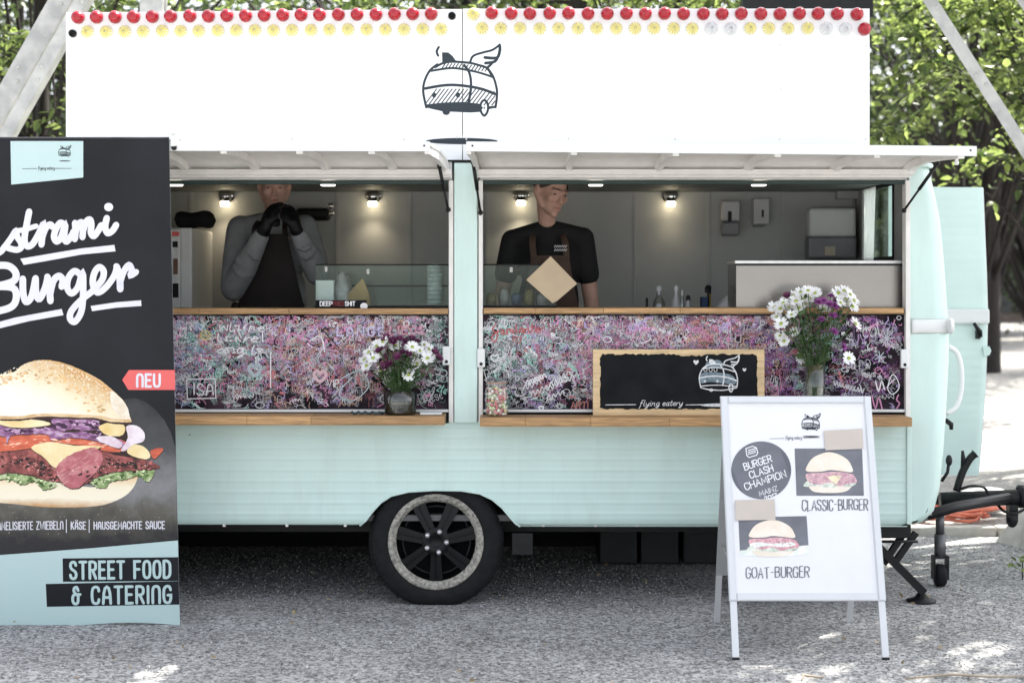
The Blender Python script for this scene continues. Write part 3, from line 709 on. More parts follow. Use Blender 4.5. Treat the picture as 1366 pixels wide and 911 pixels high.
# serving openings: jambs, header, inner sill
OPEN = [(35, 603), (640, 1211)]
for (xa, xb) in OPEN:
    MB().box((gx(xa)-.006, -.022, gz(563)), (gx(xa)+.016, .05, gz(241)), .003).build('jamb', M_cream, T_)
    MB().box((gx(xb)-.016, -.022, gz(563)), (gx(xb)+.008, .05, gz(241)), .003).build('jamb', M_cream, T_)
    MB().box((gx(xa), .012, gz(240)), (gx(xb), .05, ZT)).build('header', M_cream, T_)
    MB().box((gx(xa)+.017, -.006, gz(246)), (gx(xb)-.017, .02, gz(241)), .002).build('seal', mat('dark_green_seal', (.015, .035, .03), .5), T_)
    MB().box((gx(xa)+.017, -.012, gz(549.5)), (gx(xb)-.017, .03, gz(546)), .002).build('ledge_strip', M_white, T_)
    MB().box((gx(xa)+.017, .0, SH-.02), (gx(xb)-.017, .05, gz(549.5))).build('inner_sill', M_blackp, T_)
MB().box((edge_x(1., -1)+.06, .012, SH-.03), (gx(35)-.007, .05, gz(241))).build('front_wall', M_mint, T_)
# latch plates
for px, py in ((596, 474), (642, 477), (1204, 478)):
    lp = MB().box((gx(px)-.02, -.05, gz(py)-.048), (gx(px)+.02, -.024, gz(py)+.048), .006).build('latch_plate', M_white, T_)
    MB().lathe([(.0001, .003), (.008, .003), (.0085, 0)], (gx(px), -.05, gz(py)-.03), 'Y', 12).build('latch_bolt', M_black, lp)
# ---- shelves and counters, split in glued planks
def planks(name, xa, xb, y0, y1, z0, z1, nj):
    root = MB().box((xa, y0+.004, z0-.004), (xb, y1, z0-.0005)).build(name, M_wood, T_)
    cuts = [xa] + sorted(xa+(xb-xa)*(k+random.uniform(.3, .7))/nj for k in range(nj-1)) + [xb]
    for a_, c_ in zip(cuts, cuts[1:]): MB().box((a_+.0004, y0, z0), (c_-.0004, y1, z1), .0025).build('plank', M_wood, root)
    return root
ys_ = -.20; 
planks('shelf', gx(40, ys_), gx(593, ys_), ys_, -.0135, gz(566, ys_), gz(555, ys_), 5)
planks('shelf', gx(640, ys_), gx(1217, ys_), ys_, -.0135, gz(568, ys_), gz(557, ys_), 6)
yc_ = -.03
planks('counter', gx(40, yc_), gx(598, yc_), yc_, .42, gz(418, yc_), gz(411.5, yc_), 4)
planks('counter', gx(645, yc_), gx(1206, yc_), yc_, .42, gz(417.5, yc_), gz(411, yc_), 5)
# ---- chalk panels
PB = Plane((0, .012, 0), (0, -1, 0))
def chalk_mat():
    m = bpy.data.materials.new('chalk_marker'); m.use_nodes = True; N, L = m.node_tree.nodes, m.node_tree.links
    a = N.new('ShaderNodeVertexColor'); a.layer_name = 'Col'; ns = N.new('ShaderNodeTexNoise'); ns.inputs['Scale'].default_value = 160
    h = N.new('ShaderNodeHueSaturation'); mr = N.new('ShaderNodeMapRange'); mr.inputs[3].default_value = .6; mr.inputs[4].default_value = 1.15
    L.new(ns.outputs[0], mr.inputs[0]); L.new(mr.outputs[0], h.inputs['Value']); L.new(a.outputs[0], h.inputs['Color'])
    L.new(h.outputs[0], N['Principled BSDF'].inputs['Base Color']); N['Principled BSDF'].inputs['Roughness'].default_value = .8; return m
M_chalk = chalk_mat()
PAL = {'w': (.66, .66, .68), 'p': (.64, .28, .46), 'm': (.34, .62, .54), 'l': (.46, .38, .62), 'r': (.58, .20, .22), 'o': (.64, .42, .32), 'b': (.30, .40, .58), 'g': (.25, .42, .30), 'v': (.36, .14, .42), 'y': (.62, .52, .14), 'k': (.03, .03, .035)}
M_dusty = mat('dusty_blackboard', (.010, .009, .012), .85, var=.3, col2=(.07, .04, .06), scale=7, spec=.2, contrast=(.42, .72))
class Chalk(Ink):
    def __init__(s): super().__init__(6e-7); s.c = []
    def col(s, c, n0): s.c += [c]*(len(s.f)-n0)
    def st(s, pts, w, c, sm=0, closed=False):
        n0 = len(s.f); s.stroke(pts, w, sm, closed, taper=False); s.col(c, n0)
def chalk_panel(x0, x1, y0, y1, n, zones, extra, dark=0.0):
    pn = MB().box((gx(x0), .012, gz(y1)), (gx(x1), .03, gz(y0)), .001).build('chalk_panel', M_dusty, T_)
    ck = Chalk()
    def pick(x):
        u = (x-x0)/(x1-x0)
        for t, s in zones:
            if u <= t: return random.choice(s)
    for i in range(n):
        x = random.uniform(x0+2, x1-2); v = random.random()
        v = v**1.35 if random.random() < .8 else v
        y = y0+2+v*(y1-y0-6)
        edge = min(1, min(x-x0, x1-x)/18)
        if random.random() > edge+.25: continue
        if v > .72 and random.random() < .5: continue
        if dark and (x-x0)/(x1-x0) > .62 and random.random() < dark*min(1, ((x-x0)/(x1-x0)-.62)*4): continue
        c = Vector(PAL[pick(x)])*random.choice((.35, .55, .8, 1.0, 1.2))*(1 - .15*v); w_ = random.choice((.6, .7, .8, .9, 1.1, 1.3))
        k = random.random(); cl = lambda L_: [(min(max(p[0], x0+1.5), x1-1.5), min(max(p[1], y0+1.5), y1-2)) for p in L_]
        if k < .34:       # a scrawled word of letters
            h = random.choice((3.5, 4, 5, 6, 8, 12))*random.uniform(.8, 1.2); an = random.gauss(-.05, .35); n0 = len(ck.f)
            t = ''.join(random.choice('BCDEGIKLMNOPRSTUWZVylenagtr') for _ in range(random.randint(1, 4)))
            tw = sum(GL[q][0]+.25 for q in t)*h
            if x+tw*math.cos(an) > x1-3 or y+tw*math.sin(an) > y1-4 or y+tw*math.sin(an) < y0+h+3 or y < y0+h+3: continue
            lettering(ck, t, x, y, h, w=w_, gap=.25, dirv=(math.cos(an), math.sin(an)), jit=.05); ck.col(c, n0)
        elif k < .62:     # looping scribble, any direction
            L_ = random.randint(4, 9); an = random.uniform(0, 6.28); s = random.uniform(3, 7); pts = []
            for q in range(L_*2):
                u_, t_ = q*s*.32 + random.uniform(-.4, .4)*s, (-1)**q*s*.5*random.uniform(.3, 1.3)
                pts.append((x+u_*math.cos(an)-t_*math.sin(an), y+u_*math.sin(an)+t_*math.cos(an)))
            ck.st(cl(pts), w_, c, 2)
        elif k < .84:     # scratch
            an = random.uniform(0, 3.14); l = random.uniform(5, 18)
            ck.st(cl([(x, y), (x+l*.5*math.cos(an)+random.uniform(-4, 4), y+l*.4*math.sin(an)+random.uniform(-4, 4)), (x+l*math.cos(an), y+l*math.sin(an)*.8)]), w_, c, 3)
        elif k < .94:
            r = random.uniform(2, 6); r2 = r*random.uniform(.6, 1.2)
            if x-r > x0+1 and x+r < x1-1 and y-r2 > y0+1 and y+r2 < y1-1: ck.st([(x+r*math.cos(t), y+r2*math.sin(t)) for t in (0, .8, 1.6, 2.4, 3.1, 3.9, 4.7, 5.5)], w_, c, 2, True)
        else:             # fat smear of marker
            an = random.uniform(-.4, .4); l = random.uniform(5, 12)
            ck.st([(min(max(p[0], x0+3), x1-3), min(max(p[1], y0+3), y1-3)) for p in ((x, y), (x+l, y+l*an))], random.uniform(2, 4), c*.7)
    extra(ck)
    me = bpy.data.meshes.new('chalk_scribbles')
    me.from_pydata([tuple(PB(x, y, .0006+z+.0004*((hash((round(x), round(y))) % 7)/7)*0)) for x, y, z in ck.v], [], ck.f)
    ca = me.color_attributes.new('Col', 'FLOAT_COLOR', 'CORNER')
    flat = []
    for p, c in zip(me.polygons, ck.c):
        for _ in range(p.loop_total): flat += [c[0], c[1], c[2], 1]
    ca.data.foreach_set('color', flat); me.update()
    o = link('chalk_scribbles', me, M_chalk, pn); o['kind'] = 'stuff'; o['label'] = 'dense multicoloured chalk marker scribbles'
def heart(ck, x, y, s, w_, c): ck.st([(x, y+s), (x-s, y-.1*s), (x-.55*s, y-.8*s), (x, y-.35*s), (x+.55*s, y-.8*s), (x+s, y-.1*s)], w_, c, 4, True)
def word(ck, t, x, y, h, w_, c, **k):
    n0 = len(ck.f); i0 = ck.stroke
    lettering(ck, t, x, y, h, w=w_, **k); ck.col(c, n0)
Wt = Vector(PAL['w'])*1.15
def exL(ck):
    word(ck, 'ISA', 258, 527, 15, 1.6, Wt, jit=.04, gap=.28)
    ck.st([(249, 506), (287, 505), (288, 531), (250, 532)], 1.4, Wt, 0, True)
    word(ck, 'LANGE', 450, 448, 11, 2.2, Vector((.55, .5, .7)), gap=.4, jit=.05, width=62); word(ck, 'LIEBE', 520, 446, 10, 2.2, Vector((.6, .32, .4)), gap=.4, jit=.05, width=46)
    y_ = Vector(PAL['y']); ck.st([(274+6*math.cos(t), 447+5.5*math.sin(t)) for t in np.arange(0, 6.2, .7)], 1.3, y_, 2, True); ck.st([(274+2.2*math.cos(t), 447+2*math.sin(t)) for t in np.arange(0, 6.2, 1)], 1.1, y_, 2, True)
    for t in np.arange(0, 6.2, .7): ck.st([(274+6*math.cos(t), 447+5.5*math.sin(t)), (274+8.5*math.cos(t), 447+8*math.sin(t))], .9, y_)
    heart(ck, 427, 501, 8, 4.2, Vector((.62, .42, .46))); heart(ck, 340, 493, 8, 4.5, Vector((.40, .46, .50)))
    ck.st([(430, 440), (452, 464)], 1.6, PAL['k']); ck.st([(428, 443), (434, 437), (438, 441)], 2.2, PAL['k'])
    ck.st([(361, 470), (361, 518)], 1.4, Wt); ck.st([(413, 455), (428, 448), (433, 470)], 1.6, Wt, 3)
    for q in range(3):
        n0 = len(ck.f); lettering(ck, ('Wlnrne', 'lanrel', 'ang le')[q], 292, 441+q*15, 6.5, w=1.6, gap=.2, jit=.16, width=60); ck.col(Wt, n0)
    ck.st([(455, 505), (480, 495), (492, 515), (470, 535), (452, 525), (470, 503)], 1.2, Vector((.5, .6, .62)), 5)
    word(ck, 'VIP', 437, 516, 9, 1.2, Wt, jit=.06)
def exR(ck):
    red = Vector((.5, .13, .13))
    ck.st([(662, 432), (657, 440), (664, 446), (660, 456), (656, 450), (666, 440)], 1.6, red, 4)
    n0 = len(ck.f); lettering(ck, 'arelanter', 668, 446, 6, w=1.5, gap=.15, jit=.12, width=58, dirv=(1, -.06)); ck.col(red, n0)
    heart(ck, 660, 477, 5, 1.7, Wt); heart(ck, 722, 544, 3, 2, Wt)
    word(ck, '^RTI', 762, 545, 9, 1.3, Vector((.5, .2, .18)), jit=.06)
    for k in range(9):
        x = random.uniform(690, 765); y = random.uniform(500, 536); ck.st([(x+i*3, y-i*1.2+(-1)**i*random.uniform(2, 4.5)) for i in range(9)], 1.3, Wt*random.uniform(.8, 1.1), 3)
    for k in range(9):
        a = k*.7; ck.st([(1183, 452), (1183+11*math.cos(a), 450+13*math.sin(a))], 1.4, Vector((.5, .5, .56)))
    for k in range(7): ck.st([(1174, 476), (1174+8*math.cos(k*.9), 476+8*math.sin(k*.9))], 1.2, Vector((.5, .55, .6)))
    ck.st([(1184, 516), (1190, 500), (1197, 506), (1199, 518), (1190, 526), (1184, 516), (1194, 505)], 1.3, Wt, 4)
    ck.st([(1168, 510+random.uniform(-3, 3)), (1172, 522), (1176, 508), (1180, 520)], 1.7, Wt, 3)
    pk = Vector(PAL['p']); ck.st([(1163, 528), (1168, 545), (1172, 530), (1177, 546)], 1.6, pk, 3); ck.st([(1199, 526), (1196, 533), (1200, 538), (1196, 545)], 1.6, pk, 3)
    for k in range(10): ck.st([(1112+random.uniform(-2, 2)+k*4, 508+k*1.2), (1114+k*4, 514+k*1.1), (1117+k*4, 509+k)], 1.2, Wt*.9, 3)
chalk_panel(40, 599, 420, 546.5, 4400, [(.40, 'wplmwpwb'), (.55, 'wprmwlwm'), (.75, 'wplowrwp'), (.9, 'pwrlwow'), (.96, 'mwpwg'), (1, 'wkmw')], exL, .12)
chalk_panel(643, 1207, 420, 546.5, 4900, [(.07, 'wwmw'), (.22, 'wpwrwmwl'), (.45, 'pwowplwp'), (.62, 'rplowwp'), (.72, 'rvplwo'), (.85, 'wvrlmw'), (1, 'wwlvp')], exR, .62)
# ---- interior
XI0, XI1, YB, ZF, ZC = 2*XC-2.15, 2.15, 1.76, .46, 2.235
MB().box((XI0, .06, ZF-.03), (XI1, YB, ZF)).build('floor_panel', M_infl, T_)
MB().box((XI0, .06, ZC), (XI1, YB, ZC+.02)).build('ceiling_panel', M_inceil, T_)
JX = [40, 255, 350, 450, 546, 650, 737, 848, 945, 1043, 1152]     # wall panel joints, in photo pixels at the back wall
for a_, c_ in zip(JX, JX[1:]):
    xa, xb = gx(a_, YB), gx(c_, YB)
    if a_ == JX[0]: xa = XI0
    MB().box((xa+.004, YB, ZF), (xb-.004, YB+.02, ZC), .003).build('wall_panel', M_inwall, T_)
    MB().box((xb-.012, YB-.006, ZF), (xb+.012, YB-.0005, ZC), .002).build('cover_strip', M_inwall, T_)
MB().box((XI0, YB+.021, ZF), (XI1, YB+.03, ZC)).build('back_liner', M_blackp, T_)
MB().box((XI0-.02, .06, ZF), (XI0-.001, YB, ZC)).build('end_liner', M_inwall, T_)
for lo, hi in (((.06, ZF), (WY0, ZC)), ((WY1, ZF), (YB, ZC)), ((WY0, ZF), (WY1, WZ0)), ((WY0, WZ1), (WY1, ZC))):
    MB().box((XI1+.001, lo[0], lo[1]), (XI1+.02, hi[0], hi[1])).build('end_liner', M_inwall, T_)
wn = MB().box((XI1-.004, WY0-.02, WZ0-.02), (XI1+.0, WY0+.015, WZ1+.02)).box((XI1-.004, WY1-.015, WZ0-.02), (XI1, WY1+.02, WZ1+.02)).box((XI1-.004, WY0, WZ0-.02), (XI1, WY1, WZ0+.012)).box((XI1-.004, WY0, WZ1-.012), (XI1, WY1, WZ1+.02)).build('end_window', M_blackp, T_)
MB().box((XI1+.03, WY0-.01, WZ0-.01), (XI1+.034, WY1+.33, WZ1+.01)).build('pane', M_pane, wn)
# window curtain
cu = MB(); cu.grid(lambda u, v: (XI1-.03-.008*math.sin(u*26), 1.16+.27*u+.05*(1-v)*0+.08*u*0 - .06*(v*(1-u)), WZ0-.03 + (WZ1-WZ0+.03)*v), 30, 6)
tag(cu.build('curtain', mat('white_curtain_x', (.78, .78, .77), .8) if False else leaf_mat('white_curtain', (.72, .72, .71), (.74, .74, .73), .5)), 'white curtain gathered at the end window inside the trailer', 'curtain')
# wall lamps, lit
M_lampglow = mat('lamp_glow', (1, .9, .7), .5, emit=(1, .83, .55), estr=6.0)
for i, (px, py) in enumerate([(300, 262), (497, 262), (695, 261), (895, 262)]):
    c = P(px, py, YB-.07); lm = MB()
    lm.lathe([(.0001, .045), (.02, .04), (.036, .025), (.042, 0), (.036, -.025), (.018, -.04), (.0001, -.042)], c, 'Z', 20)
    L_ = lm.build('wall_lamp', M_chrome, T_)
    MB().lathe([(.0001, .016), (.05, .014), (.052, 0), (.0001, 0)], (c.x, YB-.001, c.z+.01), 'Y', 20).build('wall_plate', M_chrome, L_)
    MB().tube([(c.x, c.y+.03, c.z+.005), (c.x, YB-.01, c.z+.01)], .012, 8).build('arm', M_chrome, L_)
    MB().lathe([(.0001, -.064), (.026, -.062), (.028, -.036), (.0001, -.036)], c, 'Z', 16).build('lamp_lens', M_lampglow, L_)
    pl = bpy.data.lights.new('wall_lamp_light', 'SPOT'); pl.energy = (1.2, 1.3, 1.8, .4)[i]; pl.color = (1, .82, .58); pl.spot_size = math.radians(125); pl.spot_blend = .8; pl.shadow_soft_size = .03
    po = bpy.data.objects.new('wall_lamp_light', pl); COL.objects.link(po); po.location = (c.x, c.y-.005, c.z-.07); po.rotation_euler = (math.radians(-12), 0, 0)
M_led = mat('led_lamp', (1, .97, .9), .5, emit=(1, .93, .82), estr=1.2)
for px in (233, 437, 795, 1013):
    c = P(px, 245, .03); h = MB().box((c.x-.05, .03, c.z+.012), (c.x+.05, .09, c.z+.03)).build('lamp_housing', M_white, T_)
    MB().box((c.x-.036, .022, c.z-.012), (c.x+.036, .07, c.z+.0115), .005).build('led_lamp', M_led, h)
# ---- awnings (opened hatches)
def awning(hx0, hx1, fx0, fx1, zf0, zf1, ribs, name):
    prof = [(-.012, 2.212), (-.03, 2.243), (-.075, 2.272), (-.16, 2.292), (-.33, 2.303), (-.64, 2.297)]
    prof = [tuple(p) for p in smooth_curve(prof, 4)]; n = len(prof)
    def pt(u, t, dz=0.0):
        k = t*(n-1); i = min(int(k), n-2); f = k-i
        y = prof[i][0]*(1-f)+prof[i+1][0]*f; z = prof[i][1]*(1-f)+prof[i+1][1]*f
        s = min(1, -y/.64)**.5
        x = (hx0*(1-u)+hx1*u)*(1-s) + (fx0*(1-u)+fx1*u)*s
        return Vector((x, y, z + (zf0+(zf1-zf0)*u)*min(1, -y/.64) + dz))
    m_ = MB(); nu = 24
    m_.grid(lambda u, v: pt(u, v), nu, n-1); m_.grid(lambda u, v: pt(u, v, .022), nu, n-1)
    m_.grid(lambda u, v: pt(0, u, .022*v), n-1, 1); m_.grid(lambda u, v: pt(1, u, .022*v), n-1, 1)
    a = m_.build('awning', M_cream, T_)
    e = MB(); e.prism([pt(0, 1, .026)+Vector((0, .012, 0)), pt(0, 1, .026)+Vector((0, -.014, 0)), pt(0, 1, -.02)+Vector((0, -.014, 0)), pt(0, 1, -.02)+Vector((0, .012, 0))], pt(0, 1), pt(1, 1)); e.build('edge_rail', M_white, a)
    for u in ribs:
        r = MB(); th = .03 if 0.01 < u < .99 else .022
        for k in range(n-1):
            p, q = pt(u, k/(n-1), -.001), pt(u, (k+1)/(n-1), -.001); dp = .048*(1-.35*k/(n-1)); dq = .048*(1-.35*(k+1)/(n-1)); tx = Vector((th, 0, 0)) if u < .99 else Vector((-th, 0, 0))
            dp = min(dp, max(p.z-2.2385, .002)) if p.y > -.07 else dp; dq = min(dq, max(q.z-2.2385, .002)) if q.y > -.07 else dq
            r.add([p, q, q-Vector((0, 0, dq)), p-Vector((0, 0, dp)), p+tx, q+tx, q+tx-Vector((0, 0, dq)), p+tx-Vector((0, 0, dp))], [(0,1,2,3),(4,7,6,5),(3,2,6,7)] + ([(1,5,6,2)] if k == n-2 else []), False)
        r.build('rib', M_cream, a)
    MB().box((hx0+.004, -.05, 2.196), (hx1-.004, -.024, 2.208), .002).build('hinge_rail', M_cream, a)
    MB().box((hx0+.004, -.06, 2.2085), (hx1-.004, -.045, 2.238), .002).build('lower_lip', M_cream, a)
    for u in (.012, .988):
        c = pt(u, 1)+Vector((0, -.0145, .006)); MB().lathe([(.0001, .003), (.004, .003), (.005, 0)], c, 'Y', 8).build('screw', M_black, a)
    return a, pt
yf = -.654
aL, ptL = awning(2*XC-gx(1215)-.02, gx(604), 2*XC-gx(1290, yf)+.0, gx(573, yf), .004, 0.0, [0, .18, .36, .53, .70, .862, .999], 'left')
aR, ptR = awning(gx(636), gx(1213), gx(622, yf), gx(1303, yf), .0, -.022, [0, .205, .405, .605, .80, .965], 'right')
def strut(a, b):
    s = MB().tube([a, a.lerp(b, .55)], .009, 8).build('gas_strut', M_black, T_)
    MB().tube([a.lerp(b, .5), b], .006, 8).build('piston_rod', M_black, s)
    for p in (a, b): MB().ell(p, (.013, .013, .013), 8, 6).build('ball_joint', M_black, s)
strut(P(586, 222, -.12), P(598, 280, -.035)); strut(P(631, 217, -.12), P(641, 284, -.035)); strut(P(1251, 218, -.2), P(1206, 281, -.035))
hk = MB(); c = P(1276, 212, -.5); hk.tube([(c.x, c.y, c.z+.035), (c.x, c.y, c.z-.02)], .009, 8); hk.ell((c.x, c.y, c.z-.02), (.012, .012, .012), 8, 6); hk.build('door_catch', M_white, T_)
# ---- open door at the far right
dy = 1.93
DO = [(1187,248),(1312,251),(1314,300),(1316.5,360),(1318,412),(1318,432),(1317,470),(1315,520),(1311,575),(1306,634),(1187,634)]
m_ = MB(); nz = 96
def doorx(py):
    R = DO[1:-1]
    for (x0, y0), (x1, y1) in zip(R, R[1:]):
        if y0 <= py <= y1: return x0+(x1-x0)*(py-y0)/(y1-y0)
    return R[-1][0]
def df(u, v):
    py = 250+384*v; xr = doorx(max(py, 251)); px = 1185+(xr-1185)*u; p = P(px, py, dy); y = dy + rib(p.z)*1.3
    if u > .94: y += ((u-.94)/.06)**2*.012
    return (p.x, y, p.z)
m_.grid(df, 34, nz); dr = m_.build('door', M_mintd, T_)
bk = MB(); bk.prism([P(x, y, dy+.02) for x, y in DO], (0, dy+.02, 0), (0, dy+.05, 0)); bk.build('door_back', M_white, dr)
for z_ in (.62, 1.1, 1.5): MB().box((2.2, dy-.012, z_), (2.5, dy-.006, z_+.06), .002).build('hinge', M_alu, dr)
b2 = MB(); c0, c1 = P(1187, 432, dy), P(1318.5, 412, dy); b2.box((c0.x, dy-.035, c0.z), (c1.x, dy+.0, c1.z), .012); b2.build('bumper_band', M_white, dr)
h_ = MB(); h_.tube([P(1299, 431, dy-.05), P(1303, 437, dy-.055), P(1308, 442, dy-.05), P(1309, 449, dy-.03)], [.01, .012, .012, .009], 8); h_.box((P(1301, 452, dy).x, dy-.03, P(0, 452, dy).z), (P(1306, 447, dy).x, dy-.0, P(0, 440, dy).z)); h_.build('handle', M_black, dr)
h_ = MB(); h_.prism([P(1313, 475, dy-.012), P(1311, 463, dy-.012), P(1320, 462, dy-.012), P(1322.5, 468, dy-.012), P(1320, 474, dy-.012)], (0, dy-.012, 0), (0, dy-.004, 0)); h_.build('lock_plate', M_mint, dr)
h_ = MB(); h_.tube(smooth_curve([P(1264, 462, .1), P(1276, 470, .1), P(1282, 490, .1), P(1282, 520, .1), P(1275, 543, .1), P(1262, 551, .1)], 4), .014, 8); h_.build('grab_handle', M_white, T_)
h_ = MB(); h_.tube([P(1261, 560, .1), P(1269, 566, .1), P(1269, 573, .1)], [.012, .014, .01], 8); h_.build('window_stay', M_black, T_)
h_ = MB(); h_.tube([P(1256, 642, .12), P(1264, 630, .12), P(1266, 615, .12)], .009, 8); h_.ell(P(1266, 614, .12), (.018, .018, .03), 8, 6); h_.build('lever', M_black, T_)
# ---- wheel
wx, wz, R_ = gx(581), gz(724), .35
wr = thing('w', '', '') if False else None
ty = MB(); prof = [(.232, .0), (.245, .018), (.275, .028), (.318, .022), (.340, .006), (R_, -.03), (R_, -.15), (.335, -.19), (.28, -.2), (.232, -.19)]
ty.lathe(prof, (0, 0, 0), 'Y', 72)
def flat(v):
    x, y, z = v; zmin = -wz+.001
    if z < zmin: z = zmin
    return (x, y, z)
ty.v = [flat(v) for v in ty.v]
tyre = ty.build('wheel', M_rubber, T_, (wx, .05, wz))
wc = (wx, .05, wz)
lg = MB()       # shoulder lugs
for k in range(90):
    a = 2*math.pi*k/90; ca, sa = math.cos(a), math.sin(a)
    p = [Vector((r*ca, -h, r*sa)) for r, h in ((.329, .0165), (.344, -.006))]; t = Vector((-sa, 0, ca))*.004
    if p[0].z < -wz+.014: continue
    nrm = Vector((ca, -.6, sa)).normalized()*.004
    lg.add([p[0]-t, p[0]+t, p[1]+t, p[1]-t, p[0]-t+nrm, p[0]+t+nrm, p[1]+t+nrm, p[1]-t+nrm], [(4,5,6,7),(0,1,5,4),(1,2,6,5),(2,3,7,6),(3,0,4,7)])
lg.build('tread', M_rubber, tyre, wc)
MB().lathe([(.205, -.004), (.214, .010), (.226, .021), (.238, .0235), (.247, .022), (.2475, .012)], wc, 'Y', 64).build('trim_ring', M_ring, tyre)
MB().lathe([(.212, .006), (.205, -.03), (.198, -.075), (.0001, -.085)], wc, 'Y', 48).build('rim', M_rim, tyre)
MB().lathe([(.17, -.05), (.172, -.045), (.18, -.045), (.182, -.05)], wc, 'Y', 40).build('brake_ring', M_black, tyre)
for k in range(7):
    a = math.radians(270 + k*360/7); ca, sa = math.cos(a), math.sin(a); d_ = Vector((ca, 0, sa)); n_ = Vector((-sa, 0, ca)); C_ = Vector(wc)
    sp = MB()
    for o1, o2 in ((-.031, -.006), (.006, .031)):
        def q(r, o, h): return C_ + d_*r + n_*o + Vector((0, -h, 0))
        w0, w1 = .75, 1.15
        V = [q(.045, o1*w0, .012), q(.045, o2*w0, .012), q(.208, o2*w1, -.002), q(.208, o1*w1, -.002), q(.045, o1*w0, -.03), q(.045, o2*w0, -.03), q(.208, o2*w1, -.04), q(.208, o1*w1, -.04)]
        sp.add(V, [(0,1,2,3),(4,7,6,5),(0,4,5,1),(1,5,6,2),(2,6,7,3),(3,7,4,0)])
    sp.add([q(.05, -.0045, .004), q(.05, .0045, .004), q(.206, .0068, -.012), q(.206, -.0068, -.012)], [(0,1,2,3)])
    sp.build('spoke', M_rim, tyre)
MB().lathe([(.0001, .004), (.026, .004), (.03, .008), (.034, .012), (.07, .0125), (.076, .004), (.078, -.03)], wc, 'Y', 36).build('hub', M_rim, tyre)
for k in range(5):
    a = math.radians(70 + k*72); MB().lathe([(.0001, .034), (.008, .032), (.0125, .024), (.0135, .012)], (wx+.055*math.cos(a), .05, wz+.055*math.sin(a)), 'Y', 12).build('wheel_bolt', mat('bolt_cap', (.62, .62, .63), .3, metal=.6), tyre)
# far wheel
t2 = tyre.copy(); COL.objects.link(t2); t2.location = (wx, 1.75, wz); setp(t2, T_)
MB().tube([(wx, .3, wz), (wx, 1.6, wz)], .035, 10).build('axle', M_black, T_)
# mud flap, chassis rails, undertray
MB().box((gx(683), .02, gz(741)), (gx(711), .05, gz(712)), .004).build('step_bracket', M_black, T_)
for y in (.35, 1.5): MB().box((edge_x(.6, -1)+.2, y, .33), (2.02, y+.05, .405)).build('chassis_rail', M_black, T_)
MB().box((edge_x(.6, -1)+.1, 1.86, .003), (gx(1170), 1.9, .42)).build('rear_skirt', mat('black_skirt', (.008, .008, .009), .9), T_)
MB().box((edge_x(.6, -1)+.1, .3, .003), (edge_x(.6, -1)+.14, 1.86, .42)).build('rear_skirt', MATS['black_skirt'], T_)
# sheet metal edge trim with little clips
MB().tube([(edge_x(.5, -1)+.12, .03, gz(699)), (gx(481), .03, gz(699.8))], .005, 6).tube([(gx(692), .03, gz(702)), (gx(1212), .03, gz(702.5))], .005, 6).build('bottom_trim', M_mint, T_)
for px in (298, 382, 460, 725, 795, 850): MB().box((gx(px)-.007, .018, gz(703)), (gx(px)+.007, .034, gz(697))).build('trim_clip', M_alu, T_)
# rear-corner stabiliser at the right
def bar(m_, a, b, w_, h_): 
    a, b = Vector(a), Vector(b); t = (b-a).normalized(); s = t.cross(Vector((0, 1, 0))).normalized()*h_/2; y = Vector((0, w_/2, 0))
    V = [a-s-y, a+s-y, a+s+y, a-s+y, b-s-y, b+s-y, b+s+y, b-s+y]; return m_.add(V, [(0,3,2,1),(4,5,6,7),(0,1,5,4),(1,2,6,5),(2,3,7,6),(3,0,4,7)])
yj = .12
m_ = MB(); bar(m_, P(1165, 722, yj), P(1232, 790, yj), .045, .04); sj = m_.build('stabiliser_leg', M_black, T_)
m_ = MB(); m_.lathe([(.075, .0), (.078, .012), (.04, .022), (.02, .045), (.0001, .045)], (P(1229, 0, yj).x, yj, 0.0), 'Z', 16); m_.build('foot_plate', M_black, sj)
m_ = MB(); bar(m_, P(1178, 752, yj+.03), P(1205, 712, yj+.03), .03, .03); bar(m_, P(1195, 748, yj+.05), P(1222, 710, yj+.05), .03, .03); m_.build('stabiliser_brace', M_black, sj)
MB().box((gx(1150), .1, gz(722)), (gx(1222), .5, gz(704)), .004).build('stabiliser_mount', M_black, T_)
MB().tube([P(1165, 722, .1), P(1224, 722, .1)], .008, 6).build('stabiliser_spindle', M_black, sj)
# drawbar
yd = .95
m_ = MB(); m_.tube([P(1225, 690, .45), P(1275, 676, .55), P(1345, 664, .9)], .03, 8); m_.tube([P(1240, 668, yd+.5), P(1300, 662, yd+.3), P(1345, 662, yd)], .03, 8); m_.build('drawbar_frame', M_black, T_)
m_ = MB(); m_.tube([P(1255, 668, yd), P(1330, 664, yd), P(1395, 661, yd), P(1430, 660, yd)], [.05, .045, .045, .045], 12); m_.lathe([(.05, -.02), (.066, -.015), (.066, .02), (.05, .03)], P(1362, 662, yd), 'X', 16); dbar = m_.build('drawbar', M_black, T_)
m_ = MB(); m_.tube([P(1430, 660, yd), P(1470, 658, yd)], .05, 12); m_.ell(P(1478, 662, yd), (.06, .05, .05)); m_.build('coupling', M_black, T_)
m_ = MB(); m_.tube(smooth_curve([P(1276, 655, yd-.06), P(1283, 632, yd-.06), P(1293, 613, yd-.06), P(1301, 605, yd-.06)], 4), [.022]*12+[.028], 8); m_.build('handbrake_lever', M_black, dbar)
m_ = MB(); m_.tube([P(1284, 625, yd-.06), P(1285, 612, yd-.06), P(1284, 601, yd-.06)], [.012, .014, .008], 8); m_.build('brake_catch', M_black, dbar)
